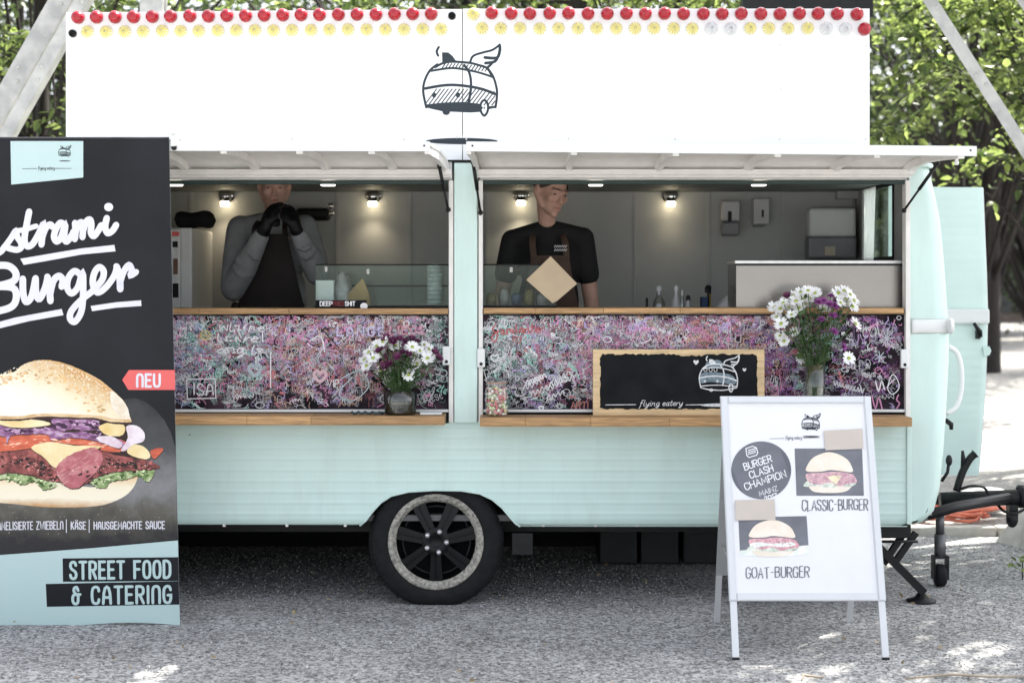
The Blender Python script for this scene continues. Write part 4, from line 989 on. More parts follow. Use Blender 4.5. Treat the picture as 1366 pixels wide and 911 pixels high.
m_ = MB(); m_.tube(smooth_curve([P(1282, 652, yd-.08), P(1295, 648, yd-.1), P(1312, 650, yd-.1), P(1318, 658, yd-.08)], 5), .008, 6); m_.tube(smooth_curve([P(1330, 672, yd), P(1340, 682, yd-.05), P(1356, 684, yd-.05), P(1372, 676, yd)], 5), .008, 6); m_.tube(smooth_curve([P(1262, 680, yd-.2), P(1290, 676, yd-.2), P(1320, 668, yd-.1)], 5), .007, 6); m_.build('brake_cable', M_black, dbar)
m_ = MB(); m_.ell(P(1350, 692, yd), (.035, .035, .05)); m_.box(tuple(P(1344, 690, yd)-Vector((0, .03, 0))), tuple(P(1356, 672, yd)+Vector((0, .03, 0)))); m_.build('cable_plug', M_black, dbar)
# jockey wheel leg
yj2 = .55; m_ = MB()
jx = P(1254, 0, yj2).x
m_.tube([(jx, yj2, gz(684, yj2)), (jx, yj2, gz(712, yj2))], .024, 12); m_.tube([(jx, yj2, gz(712, yj2)), (jx, yj2, gz(744, yj2))], .032, 12); jk = m_.build('jack_tube', mat('dark_zinc', (.12, .12, .125), .45, metal=.6), T_)
m_ = MB(); m_.lathe([(.0001, -.028), (.055, -.026), (.062, -.015), (.062, .015), (.055, .026), (.0001, .028)], (jx, yj2, .062), 'X', 20); m_.build('jockey_wheel', M_rubber, jk)
m_ = MB(); m_.box((jx-.042, yj2-.03, .04), (jx-.032, yj2+.03, .16)); m_.box((jx+.032, yj2-.03, .04), (jx+.042, yj2+.03, .16)); m_.box((jx-.042, yj2-.03, .161), (jx+.042, yj2+.03, .17)); m_.build('fork', M_black, jk)
# crates under the trailer
M_crate = mat('dark_crate', (.014, .015, .017), .6, var=.2)
for i, (pa, pb, lab) in enumerate([(800, 850, 'dark plastic crate under the trailer nearest the wheel'), (855, 905, 'dark plastic crate under the trailer, middle of three'), (912, 985, 'wide dark crate under the trailer behind the menu board')]):
    Y = 1.2; a, b = gx(pa, Y), gx(pb, Y); ct = thing('storage_crate', lab, 'crate', ((a+b)/2, Y+.2, 0), 'crates under the trailer')
    MB().box((a, Y, .01), (b, Y+.4, .28), .008).build('crate_body', M_crate, ct); MB().box((a-.008, Y-.008, .281), (b+.008, Y+.408, .30), .004).build('lid', M_crate, ct)
    MB().box(((a+b)/2-.04, Y-.014, .19), ((a+b)/2+.04, Y-.001, .215), .003).build('handle', M_crate, ct)

# ================================================================ ROOF SIGN
ys = .03
SG = thing('roof_sign', 'long white two panel roof sign with red and yellow fairground bulbs', 'sign', (gx(620, ys), ys, ZT))
for a_, c_, t_ in ((88, 616.3, (17, 12.5)), (617.6, 1160, (12, 12))):
    V = [P(a_, t_[0], ys), P(c_, t_[1], ys)]; zb = gz(213.5, ys)
    q = [Vector((V[0].x, ys, zb)), Vector((V[1].x, ys, zb)), V[1], V[0]]
    MB().prism(q, (0, ys, 0), (0, ys+.035, 0)).build('sign_board', M_sign, SG)
MB().box((gx(590, ys), ys-.004, gz(217.3, ys)), (gx(640, ys), ys+.03, gz(213.7, ys))).build('bottom_rail', M_black, SG)
for px in (150, 420, 800, 1100):
    MB().tube([(gx(px), ys+.04, gz(60)), (gx(px), ys+.7, ZT+.05)], .015, 8).build('support_strut', M_galv, SG)
M_gpw = mat('clear_ridge', (.55, .56, .57), .3, var=.05)
def bulb_mesh(kind):
    m_ = MB(); r = .033
    if kind == 'yellow':
        pr = [(r, 0), (r*1.0, .010), (r*.95, .018), (r*.76, .027), (r*.4, .034), (.0001, .036)]
        m_.lathe(pr, (0, 0, 0), 'Y', 24)
        for k in range(12):
            a = 2*math.pi*k/12 + .15; ca, sa = math.cos(a), math.sin(a); t = Vector((-sa, 0, ca))
            q = [Vector((rr*ca, -h, rr*sa)) for rr, h in ((r*.16, .042), (r*.55, .037), (r*.95, .022))]
            w = (.0012, .0034, .0046)
            V = [q[i]+t*w[i]*s for i in range(3) for s in (-1, 1)] + [v_+Vector((0, .012, 0)) for v_ in [q[i]+t*w[i]*s for i in range(3) for s in (-1, 1)]]
            m_.add(V, [(0,1,3,2),(2,3,5,4),(0,2,8,6),(2,4,10,8),(1,7,9,3),(3,9,11,5),(4,5,11,10)])
    else:
        pr = [(r, 0), (r*1.02, .010), (r*.98, .022), (r*.84, .035), (r*.58, .046), (r*.28, .052), (.0001, .0535)]
        m_.lathe(pr, (0, 0, 0), 'Y', 36, mod=lambda a, i: 1 + (.02*math.cos(12*a) if 0 < i < 6 else 0))
    return m_.mesh('bulb')
BM = {'r': bulb_mesh('red'), 'y': bulb_mesh('yellow')}; BM['c'] = BM['y'].copy()
BM['r'].materials.append(M_red); BM['y'].materials.append(mat('pale_yellow_lens', (.78, .77, .62), .25, var=.05, coat=.4)); BM['y'].materials.append(mat('yellow_ridge', (.60, .53, .16), .3, var=.1))
for p_ in BM['y'].polygons: p_.material_index = 1 if p_.index >= 24*5 else 0
BM['c'].materials.append(M_clear); BM['c'].materials.append(M_gpw)
for p_ in BM['c'].polygons: p_.material_index = 1 if p_.index >= 24*5 else 0

rows = [[(104.5+24.8*k, 24-.26*k, 'r') for k in range(20)], [(117.5+24.8*k, 43.5-.2*k, 'y') for k in range(20)],
        [(631, 20, 'y')] + [(656+25.6*k, 18.5+.05*k, 'r') for k in range(20)],
        [(643+25.5*k, 39-.0*k, 'c' if k in (12, 13, 18, 19) else 'y') for k in range(20)] + [(1153, 39.5, 'r')]]
for row in rows:
    for x, y, c in row:
        o = link('bulb', BM[c], None, SG, (gx(x+random.uniform(-.5, .5), ys), ys-.0005, gz(y+random.uniform(-.4, .4), ys))); o.rotation_euler = (0, random.uniform(0, 3), 0)
        o['label'] = {'r': 'red domed bulb', 'y': 'yellow ribbed bulb', 'c': 'clear colourless bulb'}[c]
for x, y in ((97.5, 45.5), (603, 22)):
    MB().lathe([(.0001, .006), (.012, .006), (.013, .022), (.019, .02), (.02, 0)], (gx(x, ys), ys, gz(y, ys)), 'Y', 16).build('empty_socket', M_black, SG)
PS = Plane((0, ys, 0), (0, -1, 0))
k = Ink(); van_logo(k, 540+355/4.794, 40+330/4.794, 1/4.794, lw=9.5); k.build('emblem', M_ink, SG, PS)
scr = MB().lathe([(.0001, .003), (.004, .0028), (.0055, 0)], (0, 0, 0), 'Y', 8).mesh('screw'); scr.materials.append(M_alu)
for x in (94, 240, 390, 540, 610, 624, 760, 900, 1040, 1154):
    for y in (62, 120, 185): link('screw', scr, None, SG, (gx(x+random.uniform(-2, 2), ys), ys-.0003, gz(y+random.uniform(-2, 2), ys)))
k = Ink()
for x, y, l in ((91, 151, 38), (1118, 149, 40)): k.stroke([(x, y), (x+l, y)], .6)
k.build('panel_scratch', mat('grey_scratch', (.55, .56, .56), .6), SG, PS)

# ================================================================ HANGING BANNER
yt, yb = -.665, -.44
zt_, zb_ = gz(188, yt), .012
nrm = Vector((0, -(zt_-zb_), (yb-yt)*1.0)); nrm = Vector((0, -(zt_-zb_), -(yb-yt))).normalized()
PBN = Plane((0, yt, zt_), nrm)
BN = thing('hanging_banner', 'tall dark burger poster banner hanging from the left awning', 'banner', (gx(60, yb), yb, 0))
M_bdark = mat('banner_dark', (.0085, .0095, .013), .55, spec=.3, var=.3, scale=2.5, bump=.02, bscale=6)
M_bmint = mat('banner_mint', (.46, .60, .60), .45, var=.02, scale=2)
M_bwhite = mat('banner_white', (.66, .66, .72), .5, var=.02)
XL = -125
def edge_r(py): return 225.5 + (240-225.5)*(py-187)/(838-187)
m_ = MB()
def bf(u, v):
    py = 187 + (833-187)*v; px = XL + (edge_r(py)-XL)*u
    if v > .999: py += 4*math.sin((px+40)*.022) + 1.5
    p = PBN(px, py); return p
m_.grid(bf, 30, 24, True); sheet = m_.build('sheet', M_bdark, BN)
pb = MB(); pb.grid(lambda u, v: bf(u, v) - nrm*.003, 30, 24); pb.build('sheet_back', M_white, BN)
# top roll over the awning edge
tp = MB(); a, b = bf(0, 0), bf(1, 0)
tp.grid(lambda u, v: a.lerp(b, u) + Vector((0, .02-.021*math.cos(v*1.9) , .016*math.sin(v*1.9))), 12, 6); tp.build('top_hem', M_bdark, BN)
MB().tube([a+Vector((-.02, .015, 0)), b+Vector((.012, .015, 0))], .009, 8).build('top_rod', M_galv, BN)
cl = MB(); c = PBN(232, 183); cl.box((c.x-.014, c.y-.012, c.z-.045), (c.x+.006, c.y+.03, c.z+.01), .004); cl.box((c.x-.03, c.y-.012, c.z+.012), (c.x+.014, c.y+.02, c.z+.024), .004); cl.build('clamp', M_white, BN)
MB().ell(PBN(232, 197), (.014, .014, .014), 8, 6).build('clamp_knob', M_black, BN)
def prt(name, mt, off, fn):
    k = Ink(2e-5); fn(k); return k.build(name, mt, sheet, PBN, off)
prt('mint_footer', M_bmint, .0006, lambda k: k.poly([(XL+.5, 750), (0, 740), (120, 731), (237.3, 720.5)] + [(240-(240-XL)*i/30, 833+4*math.sin((240-(240-XL)*i/30+40)*.022)+1.2) for i in range(31)]))
prt('mint_tag', M_bmint, .0006, lambda k: k.poly([(14, 188.5), (111, 188.5), (111, 237), (15, 246.5)]))
def tagtxt(k):
    van_logo(k, 86, 202, .034, lw=13); k.stroke([(30, 225.5), (49, 225)], .6); k.stroke([(74, 225), (95, 225)], .6)
    lettering(k, 'flying eatery', 51, 226.4, 2.4, w=.45, gap=.12, width=22)
prt('tag_print', M_ink, .0010, tagtxt)
q = lambda L_: [(x/3.036, y/3.036+230) for x, y in L_]
def title(k):
    W_ = 8.6
    st = lambda L_, w_=1.0: k.stroke(q(L_), W_*w_, 5)
    st([(-330, 268), (-318, 330), (-322, 400)], 1.05); st([(-345, 300), (-318, 262), (-268, 262), (-262, 310), (-318, 345)], 1.05)       # P
    st([(-150, 285), (-178, 262), (-205, 290), (-208, 330), (-190, 348), (-165, 325), (-152, 280), (-155, 330), (-140, 350), (-110, 330), (-80, 300)])
    st([(-80, 300), (-10, 326), (20, 300), (48, 262), (64, 238), (70, 262), (84, 284), (86, 304), (66, 314), (30, 306)], .95)
    st([(118, 160), (110, 200), (101, 250), (100, 282), (112, 300), (132, 290), (152, 258), (168, 226)]); st([(62, 238), (100, 232), (146, 218)], .8)
    st([(165, 235), (176, 210), (172, 250), (168, 292)]); st([(170, 265), (184, 228), (202, 212), (214, 222)])
    st([(262, 214), (244, 205), (226, 232), (219, 262), (230, 280), (248, 262), (264, 212), (260, 262), (270, 280), (290, 256), (298, 240)])
    st([(304, 206), (306, 240), (303, 270)]); st([(304, 250), (318, 210), (332, 204), (336, 228), (334, 262)]); st([(335, 240), (350, 200), (364, 192), (370, 212), (368, 244), (380, 258), (398, 236), (410, 215)])
    st([(432, 186), (426, 222), (436, 246), (456, 236), (470, 214)]); k.ell(q([(440, 141)])[0], 6, 5.6)
    k.poly(q([(82, 350), (200, 330), (330, 308), (463, 294), (468, 320), (330, 333), (200, 357), (96, 375)]))
    # B u r g e r
    st([(-60, 390), (-52, 480), (-62, 590)], 1.1); st([(-90, 430), (-40, 385), (30, 378), (64, 408), (52, 442), (-20, 462)], 1.1); st([(-20, 462), (52, 468), (66, 508), (40, 548), (-60, 572)], 1.1)
    st([(92, 432), (94, 490), (106, 524), (128, 502), (144, 430)], 1.05); st([(144, 432), (146, 490), (160, 512), (182, 470), (192, 432)], 1.05)
    st([(192, 424), (200, 470), (204, 520)], 1.05); st([(203, 490), (216, 440), (238, 420), (254, 436), (250, 462)], 1.05)
    st([(328, 416), (302, 400), (278, 426), (272, 466), (290, 490), (316, 464), (334, 408), (337, 480), (330, 560), (304, 604), (284, 592), (290, 560), (330, 516), (376, 480)], 1.0)
    st([(376, 476), (412, 438), (420, 402), (402, 384), (382, 408), (376, 452), (394, 486), (428, 466), (462, 420), (474, 384)], 1.0)
    st([(472, 382), (484, 420), (487, 472)], 1.05); st([(486, 446), (500, 404), (522, 376), (534, 398), (530, 416), (550, 404)], 1.0)
    k.poly(q([(-130, 640), (60, 588), (250, 553), (257, 578), (120, 602), (-20, 636), (-130, 668)])); k.poly(q([(367, 541), (470, 526), (571, 518), (573, 541), (470, 548), (373, 562)]))
prt('title_lettering', M_bwhite, .0012, title)
# printed burger photograph
def gmat(name, stops, n_scale=14, axis_px=None, mixn=.35, rough=.45, stretch=(1, 1, 1)):
    """flat-print ink: noise-driven ramp of printed colours"""
    m = bpy.data.materials.new(name); m.use_nodes = True; N, L = m.node_tree.nodes, m.node_tree.links
    b = N['Principled BSDF']; b.inputs['Roughness'].default_value = rough
    tc = N.new('ShaderNodeTexCoord'); mp = N.new('ShaderNodeMapping'); mp.inputs['Scale'].default_value = stretch; L.new(tc.outputs['Object'], mp.inputs[0])
    n1 = N.new('ShaderNodeTexNoise'); n1.inputs['Scale'].default_value = n_scale; n1.inputs['Detail'].default_value = 6; n1.inputs['Roughness'].default_value = .6; L.new(mp.outputs[0], n1.inputs['Vector'])
    src = n1.outputs[0]
    if axis_px:
        (x0, y0), (x1, y1) = axis_px; A_, B_ = PBN(x0, y0), PBN(x1, y1); dv = B_-A_
        dt = N.new('ShaderNodeVectorMath'); dt.operation = 'DOT_PRODUCT'; sb = N.new('ShaderNodeVectorMath'); sb.operation = 'SUBTRACT'; sb.inputs[1].default_value = A_
        L.new(tc.outputs['Object'], sb.inputs[0]); L.new(sb.outputs[0], dt.inputs[0]); dt.inputs[1].default_value = dv/dv.length_squared
        mm = N.new('ShaderNodeMath'); mm.operation = 'MULTIPLY_ADD'; L.new(n1.outputs[0], mm.inputs[0]); mm.inputs[1].default_value = mixn
        s2 = N.new('ShaderNodeMath'); s2.operation = 'SUBTRACT'; L.new(dt.outputs['Value'], s2.inputs[0]); s2.inputs[1].default_value = mixn*.5; L.new(s2.outputs[0], mm.inputs[2]); src = mm.outputs[0]
    rp = N.new('ShaderNodeValToRGB'); e = rp.color_ramp.elements
    e[0].position, e[0].color = stops[0][0], (*stops[0][1], 1); e[1].position, e[1].color = stops[-1][0], (*stops[-1][1], 1)
    for p_, c_ in stops[1:-1]: x_ = e.new(p_); x_.color = (*c_, 1)
    L.new(src, rp.inputs[0]); L.new(rp.outputs[0], b.inputs['Base Color']); return m
z = lambda L_: [(x/4.3375, y/4.3375+480) for x, y in L_]
def wob(pts, sm, amp):
    q_ = smooth_curve([Vector((p_[0], p_[1])) for p_ in pts], sm*3, True); n_ = len(q_)
    return [(v.x+random.uniform(-amp, amp), v.y+random.uniform(-amp, amp)) for v in q_]
M_psh = mat('print_shadow', (.05, .02, .016), .6, var=.3)
def layer(name, mt, off, shapes, sm=3, amp=.55, drop=(.4, 1.3)):
    W_ = [wob(z(s_), sm, amp) for s_ in shapes]
    for s_ in W_:
        prt(name+'_shadow', M_psh, off-.0002, lambda k: k.poly([(x+drop[0], y+drop[1]) for x, y in s_])); prt(name, mt, off, lambda k: k.poly(s_))
G_plate = gmat('print_plate', [(0, (.009, .010, .013)), (.35, (.05, .052, .058)), (.6, (.20, .20, .21)), (.8, (.085, .08, .065)), (1, (.012, .012, .015))], 10, ((180, 530), (180, 722)), .45)
G_bun = gmat('print_bun', [(0, (.74, .58, .38)), (.25, (.60, .34, .12)), (.5, (.80, .68, .46)), (.75, (.86, .80, .66)), (1, (.86, .82, .70))], 9, ((110, 478), (70, 560)), .5)
G_bun2 = gmat('print_bun_base', [(0, (.70, .50, .28)), (.3, (.82, .74, .56)), (.7, (.85, .78, .62)), (1, (.50, .27, .10))], 9, ((80, 635), (80, 677)), .4)
G_onion = gmat('print_onion', [(.3, (.08, .02, .07)), (.48, (.25, .10, .24)), (.7, (.60, .42, .58))], 22, stretch=(1, 1, 2.5))
G_tom = gmat('print_tomato', [(.3, (.42, .06, .03)), (.55, (.62, .13, .06)), (.75, (.74, .32, .22))], 12, stretch=(1, 1, 3))
G_meat = gmat('print_meat', [(.3, (.03, .008, .008)), (.45, (.16, .03, .03)), (.62, (.34, .09, .08)), (.8, (.55, .26, .22))], 20)
G_slab = gmat('print_pastrami', [(.2, (.26, .05, .07)), (.5, (.44, .12, .14)), (.75, (.66, .36, .34))], 14)
G_cheese = gmat('print_cheese', [(.3, (.72, .52, .20)), (.6, (.82, .70, .42)), (.8, (.84, .76, .56))], 8)
G_lett = gmat('print_lettuce', [(.35, (.10, .18, .05)), (.55, (.32, .42, .18)), (.7, (.62, .66, .45))], 30)
G_red = mat('print_red', (.70, .12, .115), .5, var=.02)
prt('print_backdrop', G_plate, .0006, lambda k: k.poly([(XL+1, 640), (XL+1, 735), (0, 739), (120, 730), (236.8, 719), (234.6, 600), (233.5, 596), (228, 577), (219, 560), (207, 546), (194, 536), (181, 531), (168, 532), (150, 540), (60, 600)]))
prt('filling_shadow', mat('print_dark_brown', (.022, .008, .007), .6, var=.3, scale=25), .0008, lambda k: k.poly(z([(-140, 350), (200, 340), (560, 350), (740, 380), (760, 470), (840, 560), (780, 650), (520, 720), (200, 690), (-140, 660)]), 3))
prt('bun_base', G_bun2, .0010, lambda k: k.poly(z([(-140, 660), (0, 660), (200, 690), (400, 720), (560, 735), (690, 690), (790, 640), (800, 665), (770, 740), (700, 800), (560, 845), (300, 852), (100, 835), (-60, 815), (-140, 760)]), 4))
layer('lettuce', G_lett, .0014, [[(-60, 640), (60, 650), (160, 668), (250, 690), (330, 720), (300, 740), (250, 750), (200, 705), (120, 720), (60, 690), (-60, 690)], [(520, 700), (600, 670), (720, 640), (830, 620), (890, 640), (880, 680), (850, 705), (800, 670), (730, 690), (640, 705), (610, 740), (560, 735)]], amp=.9)
layer('meat', G_meat, .0018, [[(-140, 540), (0, 525), (120, 515), (200, 505), (400, 560), (580, 520), (650, 545), (820, 575), (920, 612), (880, 632), (720, 640), (600, 660), (520, 700), (430, 745), (330, 700), (260, 695), (180, 670), (90, 650), (0, 655), (-140, 650)]], amp=.9)
layer('meat_flap', G_meat, .00205, [[(60, 600), (130, 560), (230, 570), (290, 620), (340, 690), (300, 700), (240, 670), (160, 660), (90, 650)], [(-60, 560), (40, 535), (130, 545), (60, 590), (-20, 610)], [(640, 550), (760, 570), (860, 600), (900, 620), (800, 630), (690, 600)]], amp=.8)
layer('tomato', G_tom, .0022, [[(-140, 450), (0, 440), (150, 425), (310, 415), (420, 425), (560, 440), (690, 460), (740, 490), (700, 530), (600, 525), (560, 505), (440, 490), (300, 480), (180, 510), (60, 525), (-140, 535)], [(870, 530), (910, 510), (945, 515), (925, 545), (890, 570)]], amp=.4)
layer('onion', G_onion, .0026, [[(-140, 385), (0, 370), (60, 395), (160, 400), (300, 395), (370, 420), (480, 415), (560, 430), (660, 450), (720, 480), (690, 510), (620, 490), (520, 460), (400, 450), (300, 465), (270, 430), (120, 430), (60, 440), (40, 480), (20, 440), (-140, 450)], [(300, 345), (420, 330), (560, 345), (570, 390), (520, 410), (420, 400), (340, 410)]], amp=.7)
layer('cheese', G_cheese, .0030, [[(180, 505), (290, 475), (430, 495), (585, 500), (480, 545), (400, 560), (325, 625), (250, 560)], [(570, 390), (620, 365), (700, 365), (725, 400), (700, 438), (620, 435)], [(-40, 350), (100, 340), (240, 350), (290, 375), (150, 392), (40, 385)], [(760, 490), (830, 500), (870, 550), (840, 575), (740, 540)]], 2, .3)
layer('pastrami_slice', G_slab, .0034, [[(325, 640), (360, 580), (450, 530), (540, 508), (590, 545), (585, 610), (520, 680), (440, 742), (370, 720)]], amp=.6)
def fibres(k):
    for i in range(60):
        t = random.random(); x = 350+200*t; y = 690-150*t+random.uniform(-45, 45); l = random.uniform(8, 34)
        k.stroke(z([(x, y), (x+l*.5, y-l*.32+random.uniform(-3, 3)), (x+l, y-l*.62)]), random.uniform(.25, .7), 2)
prt('meat_fibres', mat('print_fibre', (.60, .30, .30), .5, var=.2, isl=.5), .0036, fibres)['kind'] = 'stuff'
layer('bun_top', G_bun, .0038, [[(-150, 335), (-150, 160), (-90, 110), (0, 85), (80, 70), (130, 30), (220, 2), (330, 8), (450, 50), (560, 105), (640, 165), (720, 245), (752, 330), (750, 360), (640, 355), (560, 335), (420, 330), (240, 325), (100, 340), (0, 338)]], 4, .35, (.6, 3.0))
prt('bun_lip', gmat('print_bun_lip', [(.3, (.48, .26, .10)), (.6, (.72, .54, .32))], 16), .00395, lambda k: k.poly(wob(z([(-150, 322), (100, 324), (240, 310), (420, 314), (560, 320), (650, 338), (748, 345), (750, 360), (640, 357), (560, 337), (420, 332), (240, 327), (100, 342), (-150, 340)]), 2, .3)))
prt('bun_side', gmat('print_bun_side', [(.3, (.74, .62, .46)), (.7, (.86, .82, .74))], 20), .0039, lambda k: k.poly(wob(z([(640, 180), (690, 215), (730, 260), (752, 330), (740, 345), (690, 330), (650, 270)]), 3, .5)))
G_rose = gmat('print_radish', [(.3, (.60, .42, .50)), (.6, (.78, .72, .76))], 18)
prt('radish', G_rose, .0040, lambda k: (k.poly(z([(730, 385), (790, 380), (835, 420), (830, 470), (770, 490), (725, 525), (700, 520), (740, 450)]), 3), k.poly(z([(555, 450), (640, 440), (705, 480), (690, 510), (620, 490)]), 3)))
def frag(band, n, lo, hi, sx=1.6):
    def fn(k):
        for i in range(n):
            t = random.random(); q_ = t*(len(band)-1); i_ = min(int(q_), len(band)-2); f_ = q_-i_
            x = band[i_][0]+(band[i_+1][0]-band[i_][0])*f_; y = band[i_][1]+(band[i_+1][1]-band[i_][1])*f_ + random.gauss(0, band[i_][2]); s_ = random.uniform(lo, hi); an = random.uniform(-.5, .5)
            pts = []
            for a_ in range(7):
                r_ = s_*random.uniform(.55, 1.2); u_, v_ = r_*sx*math.cos(a_*.9), r_*math.sin(a_*.9); pts.append((x+u_*math.cos(an)-v_*math.sin(an), y+u_*math.sin(an)+v_*math.cos(an)))
            k.poly(z(pts), 2)
    return fn
def stuffed(o): o['kind'] = 'stuff'; return o
MB_ = [(-130, 590, 26), (0, 590, 26), (120, 590, 26), (240, 620, 26), (330, 660, 18), (520, 650, 20), (640, 600, 18), (760, 605, 12), (880, 615, 5)]
for nm, c_, n_, lo, hi, off in (('meat_shadow', (.02, .006, .006), 90, 3, 11, .00212), ('meat_light', (.42, .12, .11), 90, 2, 9, .00214), ('meat_gloss', (.66, .42, .38), 120, 1, 3.4, .00216)):
    stuffed(prt(nm, mat('print_'+nm, c_, .5, var=.2, isl=.35), off, frag(MB_, n_, lo, hi)))
OB_ = [(-130, 415, 10), (60, 415, 10), (200, 412, 8), (400, 370, 14), (540, 370, 12), (600, 470, 8), (690, 490, 6)]
for nm, c_, n_, lo, hi, off in (('onion_dark', (.05, .012, .05), 34, 4, 11, .0027), ('onion_light', (.55, .36, .52), 46, 2, 6, .0028)):
    stuffed(prt(nm, mat('print_'+nm, c_, .5, var=.2, isl=.3), off, frag(OB_, n_, lo, hi, 2.6)))
LB_ = [(-60, 665, 10), (100, 680, 12), (220, 700, 12), (300, 725, 8), (560, 715, 10), (650, 690, 10), (780, 660, 12), (860, 655, 14)]
for nm, c_, n_, lo, hi, off in (('lettuce_dark', (.05, .10, .02), 40, 4, 10, .0015), ('lettuce_light', (.60, .66, .40), 56, 2, 7, .0016)):
    stuffed(prt(nm, mat('print_'+nm, c_, .5, var=.2, isl=.3), off, frag(LB_, n_, lo, hi)))
stuffed(prt('tomato_light', mat('print_tomato_light', (.80, .42, .30), .5, isl=.3), .0023, frag([(-130, 490, 12), (100, 480, 14), (300, 455, 10), (480, 470, 8), (650, 505, 6)], 26, 2, 6, 3.5)))
stuffed(prt('bun_crust', mat('print_bun_crust', (.66, .43, .2), .5, var=.2, isl=.2), .00392, frag([(-120, 130, 12), (20, 120, 14), (130, 90, 18), (280, 80, 22), (400, 130, 30), (500, 200, 36), (600, 270, 30)], 120, 2, 9, 1.8)))
def seeds(k):
    for i in range(520):
        t = random.uniform(-.15, 1); x = 60 + 690*t; ytop = 2 + (max(0, (x-220))/540)**2*300 + max(0, (160-x))*.5
        y = ytop + 6 + random.random()**1.8*150
        if 230 < x < 800 and y < 340 and x < 640 + y*.3 or (x <= 230 and y < 150 and y > 70-.3*x): k.ell(z([(x, y)])[0], random.uniform(.7, 1.35), random.uniform(.45, .8), 6, random.uniform(-.6, 1.2))
prt('sesame', mat('print_sesame', (.80, .72, .58), .5, var=.1, isl=.15), .0042, seeds)
bpy.data.objects['sesame']['kind'] = 'stuff'
def bits(k):
    for i in range(110): 
        x = random.uniform(-20, 230); y = random.uniform(665, 712); k.ell((x, y), random.uniform(.25, .7), .35, 5)
prt('crumbs', mat('print_crumbs', (.5, .45, .36), .6, isl=.5), .0010, bits)
bpy.data.objects['crumbs']['kind'] = 'stuff'
prt('red_flag', G_red, .0010, lambda k: k.poly([(163, 506.5), (172, 493.5), (233.2, 493.5), (233.7, 520), (171, 520)]))
prt('flag_lettering', M_bwhite, .0014, lambda k: lettering(k, '~EU', 183, 515.5, 16, w=3.2, gap=.34, width=30))
prt('ingredients', M_bwhite, .0046, lambda k: (lettering(k, 'KARAMELISIERTE ZWIEBEL~', -18, 706.5, 10, w=1.35, gap=.3, width=102, dirv=(1, -.012)), k.stroke([(88.5, 710), (88.5, 693)], 1.1), lettering(k, 'KÄSE', 95, 705.5, 9.5, w=1.5, gap=.3, width=19), k.stroke([(119, 710), (119, 693)], 1.1), lettering(k, 'HAUSGEMACHTE SAUCE', 125.5, 705.5, 9.5, w=1.5, gap=.3, width=94, dirv=(1, -.008))))
prt('caption_bar', M_bdark, .0010, lambda k: (k.poly([(83.5, 744.5), (237.8, 742.8), (238.5, 774.6), (150, 775.2), (84, 775.6)]), k.poly([(61, 778.5), (150, 776.6), (238.5, 774.8), (239.2, 806), (62.5, 809)])))
prt('caption_lettering', M_bmint, .0014, lambda k: (lettering(k, 'STREET FOOD', 94, 771.5, 22, w=3.7, gap=.36, width=133, dirv=(1, -.012)), lettering(k, '& CATERI~G', 97, 805, 22, w=3.7, gap=.36, width=131, dirv=(1, -.012))))
# ================================================================ A-BOARD
yfoot, ytop = H*F/(880-HZ)-D, 7.30-D; ztop = gz(529, ytop)
yback = 2*ytop - yfoot
Tv = Vector((0, ytop-yfoot, ztop)); Ln = Tv.length; tdir = Tv/Ln; nA = Vector((0, -tdir.z, tdir.y))
PA = Plane((0, yfoot, 0), nA)
AB = thing('menu_board', 'white framed folding pavement sign with two burger pictures on the gravel', 'menu board', ((gx(1068, yfoot)), (yfoot+yback)/2, 0))
def slab(pts, th, off=0.0):
    m_ = MB(); q_ = [PA(x, y, off) for x, y in pts]; return m_.prism(q_, nA*0, -nA*th)
M_frame = mat('board_frame', (.60, .61, .62), .32, metal=.25, var=.02); M_poster = mat('poster_white', (.70, .70, .725), .35, var=.012)
xl, xr = gx(960.5, ytop), gx(1161, ytop)
def AP(u, v, off=0.0): # u: metres from left, v: metres up the board
    return Vector((xl+u, yfoot, 0)) + tdir*v + nA*off
Wd = xr-xl; v0, v1 = Ln*(0.215), Ln
def abox(m_, u0, u1, a, b, o0, o1):
    V = [AP(u, v, o) for o in (o0, o1) for u, v in ((u0, a), (u1, a), (u1, b), (u0, b))]
    return m_.add(V, [(3,2,1,0),(4,5,6,7),(0,1,5,4),(1,2,6,5),(2,3,7,6),(3,0,4,7)])
fw = .034
for nm, a in (('frame_side', (0, fw, v0, v1)), ('frame_side', (Wd-fw, Wd, v0, v1)), ('frame_rail', (fw+.0005, Wd-fw-.0005, v1-fw, v1)), ('frame_rail', (fw+.0005, Wd-fw-.0005, v0, v0+fw))):
    m_ = MB(); abox(m_, *a, -.008, .008); abox(m_, a[0]+.004, a[1]-.004, a[2]+.004, a[3]-.004, .0085, .013); m_.build(nm, M_frame, AB)
m_ = MB(); abox(m_, fw, Wd-fw, v0+fw, v1-fw, -.004, .003); poster = m_.build('poster', M_poster, AB)
for u in (.004, Wd-.034):
    m_ = MB(); abox(m_, u, u+.03, .012, v0-.001, -.012, .004); m_.build('leg', M_frame, AB)
    m_ = MB(); abox(m_, u-.001, u+.031, 0, .011, -.013, .005); m_.build('rubber_foot', M_black, AB)
